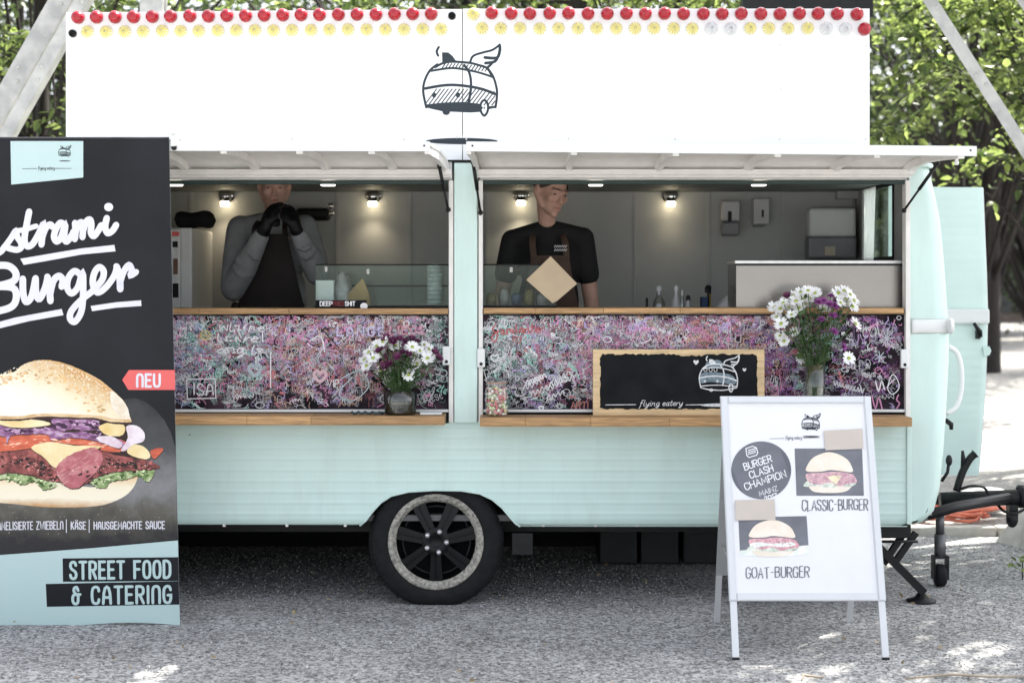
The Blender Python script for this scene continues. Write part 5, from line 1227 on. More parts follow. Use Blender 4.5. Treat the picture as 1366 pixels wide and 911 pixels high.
# rear leaf
tb = Vector((0, ytop-yback, ztop)).normalized()
M_rear = mat('rear_panel_shade_grey', (.34, .345, .35), .5, var=.05)  # the rear leaf's shade is put into this darker grey
def BP(u, v, off): return Vector((xl+.022+u*.97, yback, 0)) + tb*v + Vector((0, tb.z, -tb.y))*off
def bbox(m_, u0, u1, a, b, o0, o1):
    V = [BP(u, v, o) for o in (o0, o1) for u, v in ((u0, a), (u1, a), (u1, b), (u0, b))]
    return m_.add(V, [(3,2,1,0),(4,5,6,7),(0,1,5,4),(1,2,6,5),(2,3,7,6),(3,0,4,7)])
m_ = MB(); bbox(m_, .0, Wd, v0, v1-.03, .006, .02); m_.build('rear_panel', M_rear, AB)
for u in (0, Wd-.03): m_ = MB(); bbox(m_, u, u+.03, 0.0, v0, .004, .018); m_.build('leg', M_frame, AB)
m_ = MB(); m_.box((xl+.0, ytop+.012, ztop-.03), (xr, ytop+.03, ztop+.001), .003); m_.build('hinge', M_black, AB)
for s_ in (.02, Wd-.03): m_ = MB(); m_.tube([AP(s_, .42, -.01), BP(s_, .42, .004)], .004, 6); m_.build('stay', M_galv, AB)
def pa(name, mt, off, fn, par=None): k = Ink(2e-5); fn(k); return k.build(name, mt, par or poster, PA, .004+off)
M_disc = mat('print_slate', (.10, .105, .125), .5, var=.1, scale=12); M_discd = mat('print_slate_band', (.135, .14, .165), .5, var=.08, scale=12)
pa('award_disc', M_disc, .0, lambda k: k.ell((1015.5, 627), 40, 38.5, 48))
def clipdisc(pts): return [(1015.5+(x-1015.5)*min(1, 1/max(math.hypot((x-1015.5)/39.9, (y-627)/38.4), 1e-6)), 627+(y-627)*min(1, 1/max(math.hypot((x-1015.5)/39.9, (y-627)/38.4), 1e-6))) for x, y in pts]
def circ(a0, a1, n=16): return [(1015.5+39.9*math.cos(math.radians(a)), 627+38.4*math.sin(math.radians(a))) for a in np.linspace(a0, a1, n)]
pa('award_band', M_discd, .0004, lambda k: k.poly(circ(-175, -52) + circ(14, 128)))
M_pw = mat('print_white', (.80, .80, .82), .5, var=.01)
dv = (1, -.33)
def award(k):
    lettering(k, 'BURGER', 994, 627, 9, w=1.2, gap=.2, width=38, dirv=dv); lettering(k, 'CL^SH', 1001.5, 638, 9, w=1.2, gap=.2, width=32, dirv=dv)
    lettering(k, 'CH^MPION', 995, 653.5, 9, w=1.2, gap=.2, width=57, dirv=dv); lettering(k, 'M^INZ', 1014, 661.5, 6.2, w=.8, gap=.2, width=25, dirv=dv); lettering(k, '2017', 1021, 668, 5.6, w=1.1, gap=.2, width=17, dirv=dv)
    k.stroke([(995, 598), (1004, 595), (1009, 597), (1011, 604), (1009, 607), (999, 610), (996, 607)], 1.1, 0, True)
    for j in range(3): k.stroke([(998, 600.5+j*2.6), (1008, 597.8+j*2.6)], 1.1)
pa('award_lettering', M_pw, .0008, award)
M_photo = mat('print_photo_grey', (.145, .15, .175), .5, var=.16, scale=9)
def burger(name, x, y, w_, h_, bunc, midc, kind):
    """small printed burger picture, x y = left top of the burger box"""
    f = lambda L_: [(x+a*w_, y+b*h_) for a, b in L_]
    pa(name+'_base', G_pb2, .0008, lambda k: k.poly(f([(.06, .80), (.5, .84), (.95, .78), (.9, .93), (.7, 1), (.3, 1), (.12, .95)]), 3))
    pa(name+'_leaf', G_pl, .0012, lambda k: k.poly(f([(-.06, .84), (.02, .70), (.2, .74), (.4, .70), (.7, .76), (1, .70), (1.06, .78), (.9, .86), (.7, .84), (.5, .88), (.25, .84)]), 3))
    pa(name+'_filling', midc, .0016, lambda k: k.poly(f([(0, .52), (.3, .50), (.6, .47), (.95, .52), (1.05, .62), (1.08, .74), (.9, .77), (.7, .84), (.5, .74), (.3, .80), (.1, .76), (0, .66)]), 3))
    def specks(k):
        for i in range(60): 
            sx_, sy_ = x+w_*random.uniform(.02, 1.02), y+h_*random.uniform(.52, .82); k.ell((sx_, sy_), random.uniform(.4, 1.8), random.uniform(.3, .8), 6, random.uniform(-.5, .5))
    o_ = pa(name+'_texture', mat('pale_print_specks', (.50, .36, .36), .5, var=.3, isl=.7), .0021, specks); o_['kind'] = 'stuff'
    if kind == 1: pa(name+'_cheese', G_pc, .0020, lambda k: k.poly(f([(.44, .6), (.62, .56), (.75, .58), (.64, .8), (.55, .72)])))
    else: pa(name+'_sauce', G_pw2, .0020, lambda k: k.poly(f([(.0, .66), (.2, .60), (.5, .64), (.9, .60), (1.0, .68), (.7, .74), (.4, .70), (.1, .76)]), 3))
    pa(name+'_bun', bunc, .0024, lambda k: k.poly(f([(.0, .46), (.02, .3), (.14, .12), (.34, .01), (.5, -.02), (.7, .04), (.88, .17), (.97, .34), (.98, .48), (.7, .45), (.5, .43), (.3, .47)]), 4))
G_pb = gmat('pale_print_bun', [(.3, (.72, .60, .48)), (.7, (.80, .74, .66))], 14); G_pb2 = gmat('pale_print_bun_base', [(.3, (.70, .60, .48)), (.7, (.78, .74, .68))], 14)
G_pl = gmat('pale_print_lettuce', [(.35, (.40, .46, .38)), (.6, (.70, .72, .64))], 40); G_pm = gmat('pale_print_meat', [(.3, (.34, .18, .24)), (.5, (.56, .34, .38)), (.7, (.68, .50, .46))], 40)
G_pm2 = gmat('pale_print_bacon', [(.3, (.40, .18, .22)), (.55, (.66, .36, .40)), (.75, (.74, .62, .60))], 40); G_pc = mat('pale_print_cheese', (.76, .66, .46), .5); G_pw2 = gmat('pale_print_sauce', [(.35, (.62, .68, .62)), (.6, (.80, .80, .78))], 40)
pa('photo_card', M_photo, .0, lambda k: k.poly([(1060, 598), (1150, 598), (1152.5, 661), (1062.5, 661)]))
burger('classic', 1076, 604, 62, 53, G_pb, G_pm, 1)
pa('photo_card', M_photo, .0, lambda k: k.poly([(985, 690), (1076, 688), (1078.5, 727), (1060, 731), (987, 735)]))
pa('photo_table', G_pw2, .0003, lambda k: k.poly([(987, 734), (1078, 727), (1079, 738), (1050, 742), (990, 741)]))
burger('goat', 1000, 694, 61, 48, G_pb, G_pm2, 2)
for pts in ([(1099, 574.5), (1150.5, 571.8), (1151.5, 598.5), (1101, 600.5)], [(980.5, 667), (1033, 666), (1034.5, 693), (981.5, 694)]):
    o = MB(); o.prism([PA(x, y, .008) for x, y in pts], nA*0, nA*.0015); tag(o.build('paper_patch', mat('grey_beige_card', (.50, .445, .40), .7, var=.03)), ['blank beige card taped above the right burger picture', 'blank beige card taped above the lower left burger picture'][0 if pts[0][0] > 1050 else 1], 'card', 'blank cards on the menu board')
M_marker = mat('marker_ink', (.05, .055, .075), .6, var=.2)
def hand(t, x, y, w_, sd):
    def fn(k):
        for dx in (0, .9): random.seed(sd); lettering(k, t, x+dx, y-dx*.4, 14, w=.6, gap=.22, width=w_, dirv=(1, -.015), jit=.035)
    return fn
pa('handwriting', M_marker, .0004, hand('CL^SSIC-BURGER', 1070, 681, 87, 5)); pa('handwriting', M_marker, .0004, hand('GO^T-BURGER', 995, 771, 84, 9)); random.seed(21)
def alogo(k):
    van_logo(k, 1081.5, 563, .05, lw=12); k.stroke([(1027, 585), (1046, 584.6)], .5); k.stroke([(1072, 584), (1093, 583.5)], .5)
    lettering(k, 'flying eatery', 1048, 585.5, 2.4, w=.4, gap=.12, width=22)
pa('emblem', M_ink, .0004, alogo)

# ================================================================ SMALL THINGS ON THE SHELVES
ZS_L, ZS_R = gz(555, -.20), gz(557, -.20)        # shelf tops
# painted wooden board
ycb = -.075; PC = Plane((0, ycb, 0), (0, -1, 0))
CBd = thing('wooden_chalkboard', 'wooden board painted black with a winged caravan drawing on the right shelf', 'chalkboard', (gx(906, ycb), ycb+.012, ZS_R))
z0 = ZS_R+.0005; z1 = gz(466, ycb)
MB().box((gx(791, ycb), ycb, z0), (gx(1020, ycb), ycb+.022, z1), .003).build('plank', M_pine, CBd)
edge = []
x0, x1, y0, y1 = 801, 1010, 472.5, 545.5
for i in range(60): edge.append((x0+3+(x1-x0-6)*i/60, y0 + random.uniform(-1.1, 1.1)+(2 if 30 < i < 40 else 0)))
for i in range(18): edge.append((x1+random.uniform(-.7, .9), y0+2+(y1-y0-4)*i/18))
for i in range(60): edge.append((x1-3-(x1-x0-6)*i/60, y1 + random.uniform(-.8, .8)))
for i in range(18): edge.append((x0+random.uniform(-1.2, .8), y1-2-(y1-y0-4)*i/18))
k = Ink(); k.poly(edge); k.build('black_paint', M_board, CBd, PC, .0008)
M_chw = mat('chalk_white', (.62, .63, .64), .8, var=.2, scale=90); M_chg = mat('chalk_blue_grey', (.16, .21, .24), .8, var=.3, scale=70)
k = Ink(); k.poly([(935, 499), (945, 496.5), (960, 497), (975, 500), (981, 506), (980, 513), (965, 511), (945, 509.5), (935, 511)], 3); k.poly([(942, 484), (955, 480), (962, 482), (965, 489), (945, 489)], 3); k.build('chalk_shading', M_chg, CBd, PC, .0011)
k = Ink(); van_logo(k, 958.5, 499, .108, lw=9, hatch=False, hollow=True)
k.stroke([(808, 540), (848, 539.6)], 1.0); k.stroke([(915, 540), (1008, 538.5)], 1.0)
lettering(k, 'flying eatery', 853, 541.5, 4.2, w=.75, gap=.12, width=57, shear=.18, dirv=(1, -.01))
for hx, hy, s_ in ((928.5, 483, 3.6), (993, 493, 2.6)): k.poly([(hx, hy+s_), (hx-s_, hy-.1*s_), (hx-.55*s_, hy-.8*s_), (hx, hy-.35*s_), (hx+.55*s_, hy-.8*s_), (hx+s_, hy-.1*s_)], 3)
for wx_ in (941, 948, 954.5): k.stroke([(wx_+2.2*math.cos(t), 493+2.8*math.sin(t)) for t in np.arange(0, 6.2, .9)], .7, 2, True)
k.build('chalk_drawing', M_chw, CBd, PC, .0014)
# sweets jar
yj_ = -.115; jc = Vector((gx(663, yj_), yj_, ZS_R)); jh = gz(505, yj_) - ZS_R
J = thing('sweets_jar', 'glass preserving jar full of pastel sweets at the left of the right shelf', 'jar', jc)
M_jar = pane_mat('jar_glass', (.96, .98, .97), .06, .02)
jr = .060
MB().lathe([(.0001, .001), (jr*.86, .001), (jr*.97, .008), (jr, .03), (jr, jh*.70), (jr*.92, jh*.78), (jr*.78, jh*.82), (jr*.78, jh*.88), (jr*.84, jh*.89)], jc, 'Z', 32).build('jar_body', M_jar, J)
MB().lathe([(jr*.86, jh*.895), (jr*.88, jh*.93), (jr*.8, jh*.96), (jr*.5, jh*.985), (.0001, jh*.985)], jc, 'Z', 32).build('glass_lid', M_jar, J)
MB().lathe([(jr*.80, jh*.875), (jr*.87, jh*.88), (jr*.87, jh*.894), (jr*.80, jh*.896)], jc, 'Z', 32).build('seal_ring', mat('seal_rubber', (.55, .30, .22), .6), J)
m_ = MB(); m_.tube([jc+Vector((-jr*.85, 0, jh*.9)), jc+Vector((-jr*.5, -jr*.7, jh*.84)), jc+Vector((0, -jr*.92, jh*.82)), jc+Vector((jr*.5, -jr*.7, jh*.84)), jc+Vector((jr*.85, 0, jh*.9))], .0018, 6); m_.build('wire_clip', M_chrome, J)
SW = [mat('sweet_'+n_, c_, .5, var=.06) for n_, c_ in (('white', (.74, .70, .62)), ('pink', (.62, .26, .28)), ('green', (.56, .62, .36)), ('yellow', (.72, .60, .30)), ('red', (.50, .09, .10)))]
sm_ = [MB().ell((0, 0, 0), (.0085, .0085, .0068), 8, 6).mesh('sweet') for _ in SW]
for me_, mt_ in zip(sm_, SW): me_.materials.append(mt_); 
pts = []
tries = 0
while len(pts) < 190 and tries < 40000:
    tries += 1; a = random.uniform(0, 6.28); r = (jr-.0105)*random.random()**.35; p = jc + Vector((r*math.cos(a), r*math.sin(a), random.uniform(.011, jh*.76)))
    if all((p-q_).length > .0138 for q_ in pts): pts.append(p)
for p in pts:
    o = link('sweet', random.choices(sm_, (5, 3, 3, 2, 1.5))[0], None, J, p); o.rotation_euler = (random.uniform(0, 3), random.uniform(0, 3), 0)
# ---- flowers
def petal_flower(n, r, wd_, cup, layers=1, cr=.011, name='flower_head'):
    m_ = MB()
    for L_ in range(layers):
        rr = r*(1-.22*L_); cc_ = cup + .35*L_
        for i in range(n):
            a = 2*math.pi*(i+.5*L_)/n + random.uniform(-.1, .1); ca, sa = math.cos(a), math.sin(a); c2 = cc_ + random.uniform(-.18, .18)
            def q_(t, s): 
                rad = t*rr; return (rad*ca*math.cos(c2) - s*wd_*sa, rad*sa*math.cos(c2) + s*wd_*ca, rad*math.sin(c2) + .002*L_ - .003*abs(s))
            m_.add([q_(.15, -.35), q_(.15, .35), q_(.6, .5), q_(.95, .32), q_(1.02, 0), q_(.95, -.32), q_(.6, -.5)], [(0,1,2,3,4,5,6)])
    return m_
def centre_mesh(cr): return MB().ell((0, 0, .003), (cr, cr, cr*.5), 10, 6).mesh('flower_centre')
M_petw = mat('petal_white', (.82, .82, .81), .6, var=.03); M_petp = mat('petal_purple', (.36, .10, .34), .6, var=.25, isl=.2); M_petd = mat('petal_dark_purple', (.13, .018, .08), .6, var=.25, isl=.2)
M_cen = mat('flower_centre', (.34, .40, .08), .8, var=.3); M_cend = mat('flower_centre_dark', (.05, .03, .02), .8)
FW = [petal_flower(16, .034, .011, .22).mesh('flower_head') for _ in range(3)]; FP = [petal_flower(18, .026, .007, .45, 3).mesh('flower_head') for _ in range(2)]; FD = [petal_flower(16, .025, .008, .4, 2).mesh('flower_head') for _ in range(2)]
for l_, mt_ in ((FW, M_petw), (FP, M_petp), (FD, M_petd)):
    for me_ in l_: me_.materials.append(mt_)
CEN = centre_mesh(.009); CEN.materials.append(M_cen); CEND = centre_mesh(.008); CEND.materials.append(M_cend)
M_stem = mat('stem_green', (.06, .11, .035), .6, var=.3); M_fleaf = leaf_mat('flower_leaf', (.02, .05, .015), (.06, .11, .035), .25)
def bouquet(label, base, r0, h0, heads, taper, vase_m, waterz, nleaf, group):
    B_ = thing('flower_vase', label, 'vase', base, group); base = Vector(base)
    MB().lathe([(.0001, .004), (r0*taper*.95, .002), (r0*taper, .012), (r0*(taper+1)/2, h0*.5), (r0, h0), (r0-.004, h0), (r0*(taper+1)/2-.004, h0*.5), (r0*taper-.004, .016), (.0001, .014)], base, 'Z', 28).build('vase_glass', vase_m, B_)
    st = MB(); mouth = base + Vector((0, 0, h0))
    for px, py, kind, dy_ in heads:
        p = P(px, py, base.y + dy_)
        foot = base + Vector((random.uniform(-.5, .5)*r0, random.uniform(-.4, .4)*r0, .02)); mo = mouth + Vector(((p.x-base.x)*.25, dy_*.2, 0)); mo.x = min(max(mo.x, base.x-r0*.8), base.x+r0*.8)
        st.tube(smooth_curve([foot, mo, mo.lerp(p, .55)+Vector((0, 0, .02)), p], 4), .0022, 5)
        fl = random.choice({'w': FW, 'p': FP, 'd': FD}[kind]); o = link('flower_head', fl, None, B_, p)
        view = Vector((random.uniform(-.35, .35)+(p.x-base.x)*3.0, -1.0+random.uniform(-.2, .5), .45+random.uniform(-.3, .5)+(p.z-mouth.z)*1.5))
        o.rotation_euler = view.to_track_quat('Z', 'Y').to_euler(); sc = random.uniform(.85, 1.2); o.scale = (sc, sc, sc)
        if kind == 'w':
            c_ = link('flower_centre', CEN, None); c_.parent = o; c_.matrix_parent_inverse = Matrix.Identity(4)
    st.build('stems', M_stem, B_)
    xs_ = np.array([P(h[0], h[1], base.y+h[3]) for h in heads])
    c_ = []
    for i in range(nleaf):
        h = xs_[rng.integers(len(xs_))]; t = rng.uniform(.05, .9); mo = np.array(mouth); c_.append(mo + (h-mo)*t + rng.normal(size=3)*np.array([.02, .02, .012]))
    o = link('leaves', leaves_mesh('leaves', np.array(c_), .042, droop=-.1), M_fleaf, B_); o['kind'] = 'stuff'
    return B_
yv = -.10
hl = []
for (x, y, k_) in [(492,470,'w'),(503,462,'w'),(511,456,'w'),(486,480,'w'),(498,478,'w'),(489,488,'w'),(519,455,'w'),(527,461,'w'),(506,472,'w'),(515,452,'d'),(524,455,'d'),(533,452,'d'),(541,456,'d'),(549,452,'d'),(557,456,'d'),(507,468,'d'),(516,475,'d'),(522,468,'d'),(537,470,'d'),(545,472,'d'),(519,485,'d'),(513,489,'d'),(530,476,'d'),
                   (550,463,'w'),(560,468,'w'),(552,474,'w'),(566,460,'w'),(572,466,'w'),(575,474,'w'),(563,482,'w'),(556,485,'w'),(545,465,'w'),(546,492,'w'),(545,500,'w'),(508,494,'w'),(580,470,'d'),(585,478,'d'),(570,478,'w'),(540,462,'d')]:
    hl.append((x, y, k_, random.uniform(-.07, .06)))
M_vase1 = pane_mat('vase_glass_smoky', (.45, .50, .46), .10, .06)
bouquet('round smoky glass vase of dark purple and white daisies on the left shelf', (gx(534, yv), yv, ZS_L), .086, gz(521, yv)-ZS_L, hl, .92, M_vase1, .1, 150, 'flower vases')
yv = -.11; hr = []
for (x, y, k_) in [(1048,400,'w'),(1058,394,'w'),(1068,390,'w'),(1078,388,'w'),(1087,391,'w'),(1062,402,'w'),(1053,410,'w'),(1072,399,'w'),(1041,412,'w'),(1036,423,'w'),(1056,420,'w'),(1066,411,'w'),(1080,398,'w'),(1050,395,'d'),(1042,432,'w'),(1118,391,'w'),(1126,388,'w'),(1134,393,'w'),(1139,401,'w'),(1128,399,'w'),(1114,397,'w'),(1137,409,'w'),(1121,404,'w'),(1099,413,'w'),(1108,396,'p'),(1098,402,'p'),(1106,407,'p'),(1113,409,'p'),(1092,404,'p'),(1116,402,'p'),(1095,427,'p'),(1111,422,'p'),(1117,421,'p'),(1124,463,'p'),(1112,443,'p'),(1141,432,'w'),(1060,443,'w'),(1046,455,'w'),(1041,448,'w'),(1070,477,'w'),(1132,478,'w'),(1075,406,'w'),(1045,404,'w'),(1033,410,'w')]:
    hr.append((x, y, k_, random.uniform(-.08, .06)))
bouquet('tall clear glass vase of white and lilac daisies behind the menu board', (gx(1087, yv), yv, ZS_R), .056, gz(486, yv)-ZS_R, hr, .8, pane_mat('vase_glass_clear', (.85, .88, .86), .08, .03), .1, 170, 'flower vases')
# odds and ends on the left shelf
m_ = MB(); c = P(575, 551, -.1); m_.box((c.x-.055, -.13, ZS_L+.001), (c.x+.055, -.05, ZS_L+.012), .003); tag(m_.build('paper_stack', M_white), 'small white paper pad on the left shelf right of the vase', 'paper')
m_ = MB(); pts = [P(468, 552, -.1), P(478, 550.5, -.1), P(490, 551.5, -.1), P(503, 550, -.12), P(511, 551, -.1)]; m_.tube([Vector((p.x, p.y, ZS_L+.008+.006*math.sin(i*2))) for i, p in enumerate(smooth_curve(pts, 4))], .007, 6); tag(m_.build('chalk_pens', mat('dark_teal_plastic', (.03, .05, .06), .5)), 'thin dark pens lying on the left shelf beside the vase', 'pens')

# ================================================================ INSIDE THE TRAILER
ZCt = gz(411.2, -.03)         # counter top
def case(name, label, xa, xb, pyt, ya, yb_, contents):
    c = thing(name, label, 'display case', ((gx(xa, ya)+gx(xb, ya))/2, (ya+yb_)/2, ZCt), 'glass display cases')
    a, b, t = gx(xa, ya), gx(xb, ya), gz(pyt, ya)
    for lo, hi in (((a, ya, ZCt+.012), (b, ya+.005, t)), ((a, yb_-.005, ZCt+.012), (b, yb_, t)), ((a, ya+.0055, ZCt+.012), (a+.005, yb_-.0055, t)), ((b-.005, ya+.0055, ZCt+.012), (b, yb_-.0055, t)), ((a, ya, t+.0005), (b, yb_, t+.006))):
        MB().box(lo, hi).build('glass_pane', M_pane, c)
    MB().box((a-.004, ya-.004, ZCt+.0005), (b+.004, yb_+.004, ZCt+.0115), .002).build('case_base', M_blackp, c)
    MB().tube([(a, ya-.002, t+.003), (b, ya-.002, t+.003)], .004, 6).build('top_edge', M_black, c)
    for px, py in contents:
        MB().box((gx(px, ya)-.008, ya-.006, gz(py, ya)-.014), (gx(px, ya)+.008, ya+.008, gz(py, ya)+.014), .003).build('glass_clip', M_chrome, c)
    return c, a, b, t
cs, a, b, t = case('glass_display_case', 'low glass display case on the left counter', 421, 600, 354, .06, .36, [(435, 359), (491, 362)])
MB().box((a+.02, .28, ZCt+.11), (b-.02, .30, ZCt+.118)).build('inner_shelf', M_blackp, cs)
o_ = MB(); c = P(421, 411, .05); 
tg = thing('slogan_strip', 'black strip with white slogan lettering at the left display case', 'sign', P(448, 410, .045))
MB().box((gx(421, .045), .04, ZCt+.001), (gx(489, .045), .048, gz(400.5, .045)), .001).build('strip', M_board, tg)
PT = Plane((0, .04, 0), (0, -1, 0)); k = Ink(); lettering(k, 'DEEP', 427, 408, 5.6, w=1.2, gap=.22, width=16); k.build('white_lettering', M_pw, tg, PT); k = Ink(); lettering(k, 'SHIT', 460.5, 408, 5.6, w=1.2, gap=.22, width=13); k.build('white_lettering', M_pw, tg, PT)
k = Ink(); lettering(k, 'FRIED', 444.5, 408, 5.6, w=1.0, gap=.22, width=14); k.build('red_lettering', mat('dark_red_ink', (.16, .02, .025), .6), tg, PT)
k = Ink(); k.ell((485.5, 408.5), 5, 4.5, 20); k.build('round_sticker', M_pw, tg, PT, .0014)
bx_ = MB().box((gx(422, .15), .12, ZCt+.012), (gx(446, .15), .24, gz(374, .15)), .004).build('white_carton', mat('white_card', (.62, .62, .62), .6, var=.06)); tag(bx_, 'white carton inside the left display case', 'carton')
m_ = MB(); cc_ = P(457, 388, .18); m_.grid(lambda u, v: (cc_.x+.055*math.cos(6.283*u)*(1-.55*v*v)*(1+.08*math.sin(5*6.28*u)), .18+.05*math.sin(6.283*u)*(1-.5*v*v), ZCt+.013+.165*v+.01*math.sin(3*6.28*u)*v), 24, 8); tag(m_.build('plastic_bag', mat('grey_plastic', (.30, .28, .28), .3, var=.3, scale=20)), 'crumpled grey plastic bag in the left display case', 'bag')
m_ = MB(); q_ = [P(452, 411, .14), P(494, 411, .14), P(492, 392, .14), P(484, 371, .14), P(468, 388, .14)]
for v_ in q_: v_.z = max(v_.z, ZCt+.013)
m_.prism(q_, (0, .14, 0), (0, .17, 0)); tag(m_.build('paper_bag', mat('kraft_paper', (.36, .24, .12), .75, var=.15)), 'brown paper bag leaning in the left display case', 'bag')
m_ = MB(); 
for i in range(9): m_.lathe([(.0001, 0), (.04, .0), (.042, .025), (.0001, .027)], (gx(580, .2), .2, ZCt+.013+i*.024), 'Z', 18)
tag(m_.build('cup_stack', mat('pale_cups', (.36, .39, .38), .6)), 'stack of pale cups at the right end of the left display case', 'cups')
cs2, a, b, t = case('glass_display_case', 'low glass display case beside the centre pillar in front of the man', 641, 742, 354, .06, .36, [(682, 360)])
for i in range(5):
    p = Vector((gx(655+i*17, .2), .2+.03*math.sin(i), ZCt+.013)); m_ = MB(); m_.lathe([(.0001, 0), (.025, 0), (.03, .03+.01*(i % 3)), (.02, .06+.02*(i % 2)), (.0001, .065+.02*(i % 2))], p, 'Z', 14)
    tag(m_.build('small_jar', mat('jar_tint_%d' % (i % 3), [(.20, .16, .08), (.32, .30, .30), (.10, .12, .18)][i % 3], .35)), ['leftmost small jar in the right display case, next to the pillar', 'second small jar from the pillar in the right display case', 'third small jar from the pillar in the right display case', 'fourth small jar from the pillar, half behind the kraft card', 'fifth small jar from the pillar, behind the kraft card'][i], 'jar', 'small jars in the display case')
# kraft card square
m_ = MB(); q_ = [P(734.5, 342, .045), P(770, 378.5, .045), P(742, 399), P(737, 404.5, .045), P(702, 373.5, .045)]; q_[2] = P(743, 401.5, .045)
m_.prism(q_, (0, .045, 0), (0, .049, 0)); tag(m_.build('kraft_card', mat('kraft_card_mat', (.44, .345, .23), .75, var=.05)), 'blank kraft card turned on its corner in front of the man', 'card')
# stainless splash guard
sp = thing('steel_guard', 'stainless steel splash guard on the right counter', 'splash guard', (gx(1095, .2), .2, ZCt))
MB().box((gx(982, .1), .1, ZCt+.001), (gx(1207, .1), .112, gz(352.5, .1)), .002).build('front_sheet', M_steel, sp)
MB().box((gx(980, .1), .09, gz(352, .1)), (gx(1207, .1), .42, gz(347.5, .1)), .003).build('top_cap', M_alu, sp)
MB().box((gx(981, .1), .094, gz(354.5, .1)), (gx(1207, .1), .0985, gz(352.2, .1))).build('shadow_gap', M_black, sp)
MB().box((gx(982, .1), .1125, ZCt+.001), (gx(982, .1)+.01, .42, gz(353, .1))).build('side_sheet', M_steel, sp)
# wall fittings
yw = YB-.002
def fit(name, label, cat, root_px, parts):
    r = thing(name, label, cat, P(*root_px, yw-.05)); return r
M_gp = mat('grey_plastic_pale', (.50, .50, .51), .4, var=.04); M_gpd = mat('grey_plastic_dark', (.20, .20, .22), .35, var=.08); M_wp = mat('white_plastic', (.68, .69, .68), .35, var=.03)
def pbox(pa_, pb_, y0, y1, bev=.01):
    a, b = P(*pa_, y1), P(*pb_, y1); m_ = MB(); return m_.box((a.x, y0, b.z), (b.x, y1, a.z), bev)
r = fit('soap_dispenser', 'tall grey soap dispenser on the back wall', 'soap dispenser', (973, 315), None)
pbox((961, 269), (984, 296), yw-.1, yw, .012).build('cover', M_gp, r); pbox((961, 297), (984, 315), yw-.09, yw, .012).build('tank', M_gpd, r); pbox((971, 282), (976, 296), yw-.106, yw-.101, .002).build('window', M_black, r)
r = fit('sanitiser_dispenser', 'small pale dispenser right of the soap dispenser on the back wall', 'soap dispenser', (1013, 300), None)
pbox((1002, 266), (1023, 300), yw-.09, yw, .008).build('cover', M_gp, r); pbox((1016, 280), (1019, 290), yw-.095, yw-.091, .001).build('window', M_black, r); pbox((1005, 300.5), (1018, 303), yw-.07, yw-.03, .003).build('spout', M_gpd, r)
r = fit('towel_dispenser', 'large white paper towel dispenser on the back wall', 'towel dispenser', (1103, 345), None)
pbox((1074, 279), (1136, 317), yw-.14, yw, .02).build('cover', M_wp, r); pbox((1073, 317.5), (1136, 345), yw-.15, yw, .012).build('lower_tray', M_gpd, r); pbox((1100, 329), (1114, 341), yw-.156, yw-.151, .002).build('towel', mat('towel_paper', (.50, .45, .36), .8), r)
r = fit('fuse_box', 'small flat grey wall box below the ceiling by the window', 'wall box', (1130, 266), None)
pbox((1114, 247), (1147, 266), yw-.06, yw, .004).build('cover', M_inwall, r); m_ = MB(); m_.tube([P(1139, 267, yw-.02), P(1139, 345, yw-.02)], .008, 6); m_.build('conduit', M_inwall, r)
# items behind the right counter
def bottle(px, pyt, w_, m, label, Y=.62, cap=None):
    base = P(px, 0, Y); base.z = 1.32; h = gz(pyt, Y)-1.32; r = w_/2
    b_ = thing('bottle', label, 'bottle', base, 'bottles behind the right counter')
    MB().lathe([(.0001, 0), (r, .002), (r, h*.6), (r*.85, h*.72), (r*.4, h*.82), (r*.35, h*.9)], base, 'Z', 18).build('bottle_body', m, b_)
    MB().lathe([(r*.42, h*.9), (r*.42, h*.97), (r*.2, h), (.0001, h)], base, 'Z', 14).build('cap', cap or M_black, b_)
M_bot = pane_mat('bottle_clear', (.75, .80, .76), .12, .08); M_botw = mat('bottle_grey', (.40, .41, .41), .3, var=.1)
bottle(863, 397, .035, M_black, 'short black bottle behind the right counter')
bottle(879, 381, .075, M_bot, 'clear squeeze bottle behind the right counter, left of the grey one', cap=M_botw); bottle(902, 381, .06, M_botw, 'grey bottle in the middle behind the right counter', cap=M_gp); bottle(910, 387, .03, M_bot, 'slim clear bottle right beside the grey bottle', cap=M_gp); bottle(918, 394, .06, M_botw, 'low dark capped bottle next to the tap')
tp_ = thing('tap', 'tall brass and black tap behind the right counter', 'tap', (gx(946, .62), .62, 1.3)); xt = gx(946, .62)
m_ = MB(); m_.tube(smooth_curve([(xt, .62, 1.30), (xt, .62, gz(392, .62)), (xt-.003, .60, gz(383, .62)), (xt-.02, .56, gz(384, .62)), (xt-.022, .55, gz(390, .62))], 5), .011, 8); m_.build('spout', M_black, tp_)
m_ = MB(); m_.tube([(xt+.002, .60, 1.30), (xt+.002, .60, gz(392, .62))], .007, 8); m_.build('brass_pipe', mat('brass', (.55, .42, .16), .3, metal=.9), tp_)
m_ = MB().box((gx(936, .6), .58, 1.3), (gx(944, .6), .68, gz(396, .6)), .004); tag(m_.build('blue_cloth', mat('navy_cloth', (.02, .045, .10), .8, bump=.3)), 'dark blue cloth beside the tap behind the right counter', 'cloth')
m_ = MB(); m_.grid(lambda u, v: (gx(957+26*u, .55), .5+.12*v, 1.32+(gz(411-19*math.sin(min(1, u*1.15)*1.57), .55)-1.32)), 10, 2); m_.grid(lambda u, v: (gx(957+26*u, .55), .5, 1.3+v*(.02+gz(411-19*math.sin(min(1, u*1.15)*1.57), .55)-1.32)), 10, 2); tag(m_.build('folded_cloth', M_gp), 'pale folded cloth behind the right counter left of the steel guard', 'cloth')
